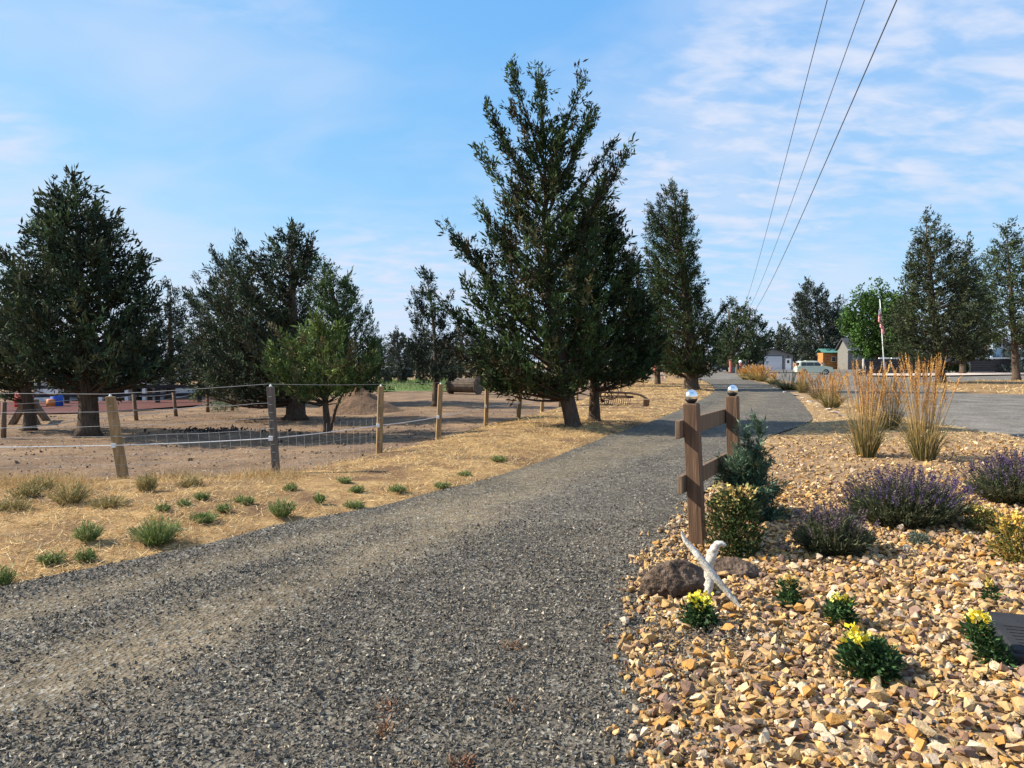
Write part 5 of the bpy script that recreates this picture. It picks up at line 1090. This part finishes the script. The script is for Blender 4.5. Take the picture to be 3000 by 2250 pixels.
# red flatbed behind the green car
q = G(2362, 1086); fb = empty('flatbed_trailer', (q.x, q.y, -.05), 0, 'red slatted trailer behind the pale green car', 'trailer')
MB().box((0, 0, .55), (3.4, 1.6, .16)).build('deck', 'red', fb)
for z in (.85, 1.1, 1.35): MB().box((0, -.82, z), (3.4, .05, .15)).build('slat', 'red', fb)
for k in range(6): MB().box((-1.65 + k * .66, -.87, 1.0), (.07, .05, 1.0)).build('stake', 'red', fb)
for sx in (-.45, .45): MB().lathe((sx, -.7, .33), [(.33, -.1), (.33, .1)], 14, Matrix.Rotation(R(90), 3, 'X')).build('wheel', 'tyre', fb)
# log cabin shed
q = G(2434, 1081); cb = empty('log_cabin', (q.x, q.y, -.05), 0, 'tiny orange log cabin with a green metal roof', 'cabin'); cy = q.y; w = AT(2459, 1060, cy).x - AT(2410, 1060, cy).x; ht = AT(0, 1033, cy).z
for k in range(10): MB().lathe((0, -.02, .18 + k * ht / 10.4), [(ht / 20, -w / 2), (ht / 20, w / 2)], 8, Matrix.Rotation(R(90), 3, 'Y')).build('log', 'cabin', cb)
MB().box((0, 1.3, ht / 2), (w - .05, 2.6, ht)).build('wall', 'cabin', cb)
MB().prism([(-.5, ht), (1.4, ht + .75), (3.1, ht), (3.1, ht + .07), (1.4, ht + .84), (-.5, ht + .07)], -w / 2 - .25, w / 2 + .25, Matrix(((0, 1, 0), (1, 0, 0), (0, 0, 1)))).build('roof', 'green_roof', cb)
wi = MB().box((.45, -.14, ht * .62), (.95, .06, .95)).build('window', 'white', cb)
for dz_ in (-.21, .21): MB().box((.45, -.18, ht * .62 + dz_), (.78, .03, .36)).build('pane', 'glass', wi)
ha = []
for k in range(20): t_ = k / 20 * 2 * math.pi; ha.append((.016 * 16 * math.sin(t_) ** 3 * 1.3, .016 * 1.3 * (13 * math.cos(t_) - 5 * math.cos(2 * t_) - 2 * math.cos(3 * t_) - math.cos(4 * t_))))
MB().prism(ha, -.03, .03, None, (-.75, -.2, ht * .68)).build('heart_ornament', 'rust_red', cb)
# grey house
q = G(2470, 1082); gh = empty('grey_house', (q.x, q.y, -.05), 0, 'long grey house with dark shingle roof behind the broadleaf tree', 'house'); yy = q.y; X = lambda px: AT(px, 1050, yy).x - q.x; Z = lambda py: AT(1500, py, yy).z
MB().box(((X(2484) + X(2960)) / 2, 2.2, Z(1024) / 2), (X(2960) - X(2484), 4.4, Z(1024) + .1)).prism([(0, Z(1026)), (4.4, Z(1026)), (2.2, Z(994))], X(2485), X(2959), Matrix(((0, 1, 0), (1, 0, 0), (0, 0, 1)))).build('wall', 'wallgrey', gh)
MB().prism([(-.7, Z(1026)), (2.2, Z(992)), (5.1, Z(1026)), (5.1, Z(1022)), (2.2, Z(988)), (-.7, Z(1022))], X(2480), X(2965), Matrix(((0, 1, 0), (1, 0, 0), (0, 0, 1)))).build('roof', 'roof', gh)
MB().box(((X(2480) + X(2965)) / 2, -.74, Z(1024.5)), (X(2965) - X(2480), .06, .22)).build('gutter', 'white', gh)
for px, wpx in ((2506, 12), (2620, 20), (2720, 22), (2900, 14)):
    fr = MB().box((X(px), -.02, Z(1043)), (wpx * yy / FPX + .2, .07, 1.15)).build('window', 'white', gh); MB().box((X(px), -.065, Z(1043)), (wpx * yy / FPX, .04, .95)).build('pane', 'glass', fr)
MB().prism([(X(2690), Z(1036)), (X(2760), Z(1036)), (X(2728), Z(1014))], -1.6, -.1).build('porch_gable', 'wallgrey', gh); MB().box((X(2725), -1.7, Z(1037)), (X(2765) - X(2688), .08, .2)).build('porch_trim', 'white', gh)
for k in range(4): MB().box((X(2512), -.9, .9 + k * .26), (1.7, .05, .15)).build('slat', 'cabin', gh)
for px in (2495, 2530): MB().box((X(px), -.84, .8), (.1, .07, 1.9)).build('slat_post', 'cabin', gh)
# dark board fence with white caps
q = G(2600, 1095); bf = empty('board_fence', (q.x, q.y, -.03), 0, 'dark horizontal-board fence with white caps behind the flagpole', 'fence'); yy = q.y; X = lambda px: AT(px, 1070, yy).x - q.x; Zf = AT(0, 1050, yy).z
for k in range(7): MB().box(((X(2530) + X(2680)) / 2, random.uniform(-.008, .008), .14 + k * (Zf - .1) / 7), (X(2680) - X(2530), .05, (Zf - .1) / 7 - .025)).build('board', 'darkwood', bf)
MB().box((X(2529), -.03, Zf / 2), (.14, .12, Zf)).build('corner_post', 'white', bf)
for a, b in ((2574, 2604), (2610, 2636), (2655, 2680)): MB().box(((X(a) + X(b)) / 2, -.03, Zf + .06), (X(b) - X(a), .20, .16)).build('cap', 'white', bf)
MB().box((X(2608), -.06, Zf / 2), (.12, .08, Zf)).build('post', 'wallgrey', bf); MB().box((X(2552), -.09, .80), (.5, .10, .45)).build('notice_board', 'white', bf)
# deck
q = G(2900, 1094); dk = empty('raised_deck', (q.x, q.y, -.03), 0, 'raised deck with dark board skirt and white edge at the house end', 'deck'); yy = q.y; X = lambda px: AT(px, 1070, yy).x - q.x; Zd = AT(0, 1050, yy).z
for k in range(6): MB().box(((X(2840) + X(3080)) / 2, random.uniform(-.008, .008), .14 + k * (Zd - .1) / 6), (X(3080) - X(2840), .05, (Zd - .1) / 6 - .02)).build('board', 'darkwood', dk)
MB().box(((X(2836) + X(3082)) / 2, 1.4, Zd + .07), (X(3082) - X(2836), 3.0, .16)).build('deck_edge', 'white', dk); MB().box((X(2841), -.04, Zd / 2), (.14, .12, Zd)).build('corner_post', 'wallgrey', dk)
for k in range(12): MB().box((X(2846) + k * .8, 2.7, Zd + .6), (.05, .05, .95)).build('baluster', 'black', dk)
MB().box((X(2846) + 4.4, 2.7, Zd + 1.08), (8.9, .07, .07)).build('handrail', 'black', dk)
z0 = Zd + .15
def topthing(name, px, label, cat): o = empty(name, (q.x + X(px), q.y + 1.3, z0 - .03), 0, label, cat); return o
g_ = topthing('grill', 2870, 'black lidded grill standing on the raised deck', 'grill'); MB().box((0, 0, .35), (.9, .5, .6)).build('cabinet', 'black', g_); MB().lathe((0, 0, .68), [(.27, -.5), (.27, .5)], 14, Matrix.Rotation(R(90), 3, 'Y')).build('lid', 'black', g_, True); MB().box((0, -.3, .75), (.7, .04, .04)).build('handle', 'alloy', g_)
for k, px in enumerate((2903, 2927)):
    c_ = topthing('patio_chair', px, ['dark patio chair next to the grill on the deck', 'dark patio chair below the tan parasol on the deck'][k], 'chair'); MB().box((0, 0, .45), (.5, .5, .06)).build('seat', 'black', c_); MB().box((0, .25, .8), (.5, .05, .65)).build('backrest', 'black', c_)
    for sx in (-1, 1):
        for sy in (-1, 1): MB().box((sx * .22, sy * .22, .22), (.04, .04, .45)).build('leg', 'black', c_)
u_ = topthing('parasol', 2909, 'closed tan parasol on the raised deck', 'parasol'); MB().tube([(0, 0, 0), (0, 0, 2.6)], .03, 8).build('pole', 'alloy', u_); MB().lathe((0, 0, .95), [(.24, 0), (.32, .3), (.30, .9), (.18, 1.4), (.04, 1.6)], 10).build('canopy', 'tan', u_)
s_ = topthing('garden_kiosk', 2942, 'pale blue and white garden kiosk with a dark window on the deck', 'kiosk'); MB().box((0, .4, 1.15), (1.05, .8, 2.3)).build('wall', 'skyblue', s_); MB().box((-.50, -.03, 1.15), (.12, .1, 2.3)).build('trim', 'white', s_); MB().box((.50, -.03, 1.15), (.12, .1, 2.3)).build('trim', 'white', s_)
MB().box((0, .4, 2.36), (1.3, 1.0, .14)).build('roof', 'white', s_); MB().box((.1, -.03, 1.62), (.6, .06, .5)).build('window', 'glass', s_)
# hedge of yellow-flowering shrubs
for k, px in enumerate((2698, 2724, 2750, 2776, 2802, 2828)):
    b = G(px, 1093); root = empty('hedge_shrub', (b.x, b.y, -.02), 0, (ORD[k] + ' yellow-flowering shrub from the left in the low hedge before the deck') if k < 5 else 'lime green shrub ending the low hedge before the deck', 'shrub', 'hedge shrubs before the deck'); n = 220
    P = norm(rng.normal(size=(n, 3))) * rng.uniform(.3, 1, (n, 1)) * np.array([.62, .5, .62]) + [0, 0, .62]; V, F, C = leaves(P, norm(P - [0, 0, .3]), np.full(n, .22), palette(n, [(.06, .10, .03), (.12, .15, .04), (.045, .07, .025)] if k < 5 else [(.16, .26, .04), (.12, .2, .03)]), 5, .7, .4); npmesh('foliage', V, F, 'leafcol', root, C)
    Q = P[rng.choice(n, 40)] * [1.05, 1.1, 1.05]; V, F, C = leaves(Q, norm(Q), np.full(40, .13), palette(40, [(.60, .38, .06), (.5, .28, .05)]), 4, .9, .7); npmesh('blossoms', V, F, 'leafcol', root, C)
# flagpole and limp flag
q = G(2592, 1101); fp = empty('flagpole', (q.x, q.y, -.05), 0, 'white flagpole with a limp striped flag in front of the house', 'flagpole'); yy = q.y; tp_ = AT(2578, 880, yy) - q + Vector((0, 0, .05))
MB().tube([(0, 0, 0), tuple(tp_ * .5), tuple(tp_)], [.065, .055, .04], 10).build('pole', 'white', fp, True); MB().lathe(tp_, [(.01, 0), (.07, .04), (.075, .09), (.02, .15)], 10).build('finial', 'alloy', fp, True)
m, t, p = newmat('striped_flag'); uvn = nd(t, 'ShaderNodeAttribute', attribute_name='Col'); t.links.new(uvn.outputs['Color'], p.inputs['Base Color']); p.inputs['Roughness'].default_value = .8; MT['flag'] = m
nu, nv_ = 60, 60; V, C, F = [], [], []; h0, h1 = AT(0, 900, yy).z + .05, AT(0, 976, yy).z + .05
for i in range(nu):
    for j in range(nv_):
        u, v = i / (nu - 1), j / (nv_ - 1)       # u away from the pole, v down the hoist; the cloth hangs in folds
        drop = u * 1.9; z = h0 - v * 1.45 - drop * (1 - .1 * v) * .95; z = max(z, h1 - .1 * u + .2 * v * (1 - u)); ax = tp_ * (max(z, 0) / tp_.z)
        fold = math.sin(u * 17 + v * 2.5); V.append((ax.x + -.05 - .34 * abs(math.sin(u * 8.5 + v)) * (.5 + .5 * v) + .05 * u + .28 * u * (z < h0 - 1.4), -.09 + .11 * fold, z))
        st = (v * 6.5) % 1 < .70; C.append((.55, .02, .04) if st else (.80, .78, .76))
        if u < .22 and v < 6 / 13: C[-1] = (.02, .03, .12) if (int(u * 26) % 3 or int(v * 24) % 3) else (.8, .8, .8)
for i in range(nu - 1):
    for j in range(nv_ - 1): a = i * nv_ + j; F.append((a, a + 1, a + nv_ + 1, a + nv_))
npmesh('flag', V, F, 'flag', fp, np.array(C), True)
# a blue and white pennant on the fence
q = G(2682, 1094); pe = empty('pennant', (q.x, q.y - .6, -.03), 0, 'small blue and white pennant on a short pole by the dark fence', 'flag'); MB().tube([(0, 0, 0), (.05, 0, 2.1)], .02, 6).build('pole', 'white', pe)
V = [(.05 + .1 * i, -.03 + .05 * math.sin(i * 1.6), 2.05 - .04 * i - .45 * j - .12 * i * j * .2) for i in range(9) for j in range(2)]; npmesh('cloth', V, [(i * 2, i * 2 + 1, i * 2 + 3, i * 2 + 2) for i in range(8)], 'flag', pe, np.array([((.10, .16, .36) if (i // 2) % 2 else (.75, .77, .8)) for i in range(9) for j in range(2)]))
# antique plough with iron wheels
q = G(2552, 1101); pw = empty('antique_plough', (q.x, q.y, -.04), 0, 'antique horse plough with big iron wheels left of the flagpole', 'farm implement')
for k, (dx, dy, r_) in enumerate(((.75, -.3, .52), (1.15, .5, .52), (-.7, 0, .30), (-1.1, .3, .26))):
    w = MB(); spoked(w, (dx, dy, r_), r_, .03, RZ(R(15)), 10, .07); w.build('wheel', 'iron', pw)
MB().tube([(-1.3, .1, .55), (0, .05, .75), (1.2, .1, .6)], .06, 7).build('beam', 'iron', pw); MB().tube([(.1, 0, .7), (.0, 0, 1.15)], .03, 6).build('seat_post', 'iron', pw); MB().lathe((0, 0, 1.15), [(.02, 0), (.2, .03), (.24, .10)], 12).build('seat', 'iron', pw)
MB().box((-.2, 0, .35), (.7, .08, .4), Matrix.Rotation(R(25), 3, 'Y')).build('share', 'iron', pw)
for k, px in enumerate((2520, 2534, 2546)):
    b = G(px, 1094 + k * 3); s_ = empty('stone_mushroom', (b.x, b.y, -.05), 0, ['stone mushroom ornament farthest left of the antique plough', 'middle stone mushroom ornament by the antique plough', 'stone mushroom ornament under the plough beam'][k], 'ornament', 'stone mushrooms'); MB().lathe((0, 0, 0), [(.12, 0), (.08, .2), (.08, .4)], 10).build('stem', 'concrete', s_, True); MB().lathe((0, 0, .36), [(.22, 0), (.20, .07), (.12, .13), (.02, .16)], 12).build('cap', 'concrete', s_, True)
# carved posts, windmill and barrel by the garage
q = G(2140, 1092); o = empty('carved_post', (q.x, q.y, -.05), 0, 'tall red-brown carved log post by the lane', 'carving'); MB().tube([(0, 0, 0), (.03, 0, .9), (0, 0, 1.7)], [.24, .2, .21], 12, True, .05).build('log', 'rust_red', o); MB().lathe((0, 0, 1.7), [(.28, 0), (.28, .08), (.1, .14)], 12).build('cap', 'oldwood', o); MB().box((0, 0, .04), (.9, .6, .12)).build('plinth', 'oldwood', o)
q = G(2169, 1094); o = empty('carved_post', (q.x, q.y, -.05), 0, 'red carved wooden post topped with a white ball', 'carving'); MB().tube([(0, 0, 0), (.03, 0, .8), (.0, 0, 1.35)], [.2, .17, .16], 12, True, .05).build('log', 'rust_red', o); MB().lathe((0, 0, 1.33), [(.08, 0), (.19, .08), (.22, .2), (.18, .32), (.05, .4)], 14).build('ball', 'white', o, True)
q = G(2160, 1094); o = empty('carved_post', (q.x, q.y, -.05), 0, 'grey weathered carved stump between the two red posts', 'carving'); MB().tube([(0, 0, 0), (-.05, 0, .6), (-.02, 0, 1.2)], [.26, .2, .15], 10, True, .12).build('log', 'greywood', o)
q = G(2187, 1094); o = empty('carved_post', (q.x, q.y, -.05), 0, 'dark weathered carved figure post beside the little windmill', 'carving'); MB().tube([(0, 0, 0), (.04, 0, .9), (-.05, 0, 1.8)], [.22, .2, .14], 10, True, .14).build('log', 'darkwood', o)
q = G(2152, 1092); o = empty('water_trough', (q.x, q.y + .8, -.05), 0, 'teal metal trough behind the carved posts', 'trough'); MB().lathe((0, 0, 0), [(.55, 0), (.6, .7), (.62, .75), (.56, .75)], 16).build('tank', 'teal', o)
q = G(2200, 1090); wm = empty('garden_windmill', (q.x, q.y, -.05), 0, 'little white garden windmill with round bladed wheel by the garage', 'windmill')
for a in range(4): MB().tube([(.3 * math.cos(a * 1.571 + .78), .3 * math.sin(a * 1.571 + .78), 0), (.04 * math.cos(a * 1.571 + .78), .04 * math.sin(a * 1.571 + .78), 2.7)], .02, 5).build('leg', 'white', wm)
for a in range(12):
    an = a * math.pi / 6; Rm = Matrix.Rotation(an, 3, 'Y'); MB().box(Rm @ Vector((0, 0, .36)) + Vector((0, -.12, 2.75)), (.15, .012, .44), Rm @ Matrix.Rotation(R(25), 3, 'Z')).build('blade', 'alloy', wm)
MB().ring((0, -.12, 2.75), .55, .012, None, 24, 4).build('rim', 'white', wm); MB().box((0, .3, 2.75), (.03, .7, .06)).build('tail', 'alloy', wm)
# power line
pb = Vector((AT(2195, 1080, 118).x, 118, 0)); up = empty('utility_pole', (pb.x, pb.y, -.1), 0, 'wooden utility pole carrying the lines beyond the far trees', 'pole'); hp = AT(0, 905, 118).z
MB().tube([(0, 0, 0), (0, 0, hp + .3)], [.17, .12], 10).build('pole', 'oldwood', up); MB().box((0, 0, hp - .1), (2.3, .12, .14)).build('crossarm', 'oldwood', up)
for k, (dx, top) in enumerate(((-1.0, (2400, 0)), (-.1, (2500, 0)), (1.0, (2587, 0)))):
    MB().lathe((dx, 0, hp - .03), [(.03, 0), (.06, .05), (.05, .12)], 8).build('insulator', 'greywood', up)
    a = Vector((pb.x + dx, pb.y, hp + .02)); b = AT(top[0], top[1], 15.4); e = b + (b - a) * .35; L = (e - a).length
    pts = [a.lerp(e, i / 24) for i in range(25)]; pts = [v - Vector((0, 0, .9 * math.sin(math.pi * i / 24))) for i, v in enumerate(pts)]
    o = MB().tube([v - a for v in pts], [.030 - .022 * i / 24 for i in range(25)] if k == 2 else [.020 - .015 * i / 24 for i in range(25)], 5).build('power_line', 'wire_dark', None, True); o.location = a
    tag(o, ['power line farthest left, thin against the sky', 'middle thin power line against the sky', 'thickest power line, farthest right against the sky'][k], 'power line', 'power lines overhead')
q = G(2134, 1083); o = empty('utility_pole', (q.x, q.y, -.1), 0, 'second wooden utility pole standing in the round juniper', 'pole'); MB().tube([(0, 0, 0), (0, 0, AT(0, 905, q.y).z)], [.18, .13], 10).build('pole', 'oldwood', o); MB().box((0, 0, AT(0, 915, q.y).z), (1.6, .1, .12)).build('crossarm', 'oldwood', o)
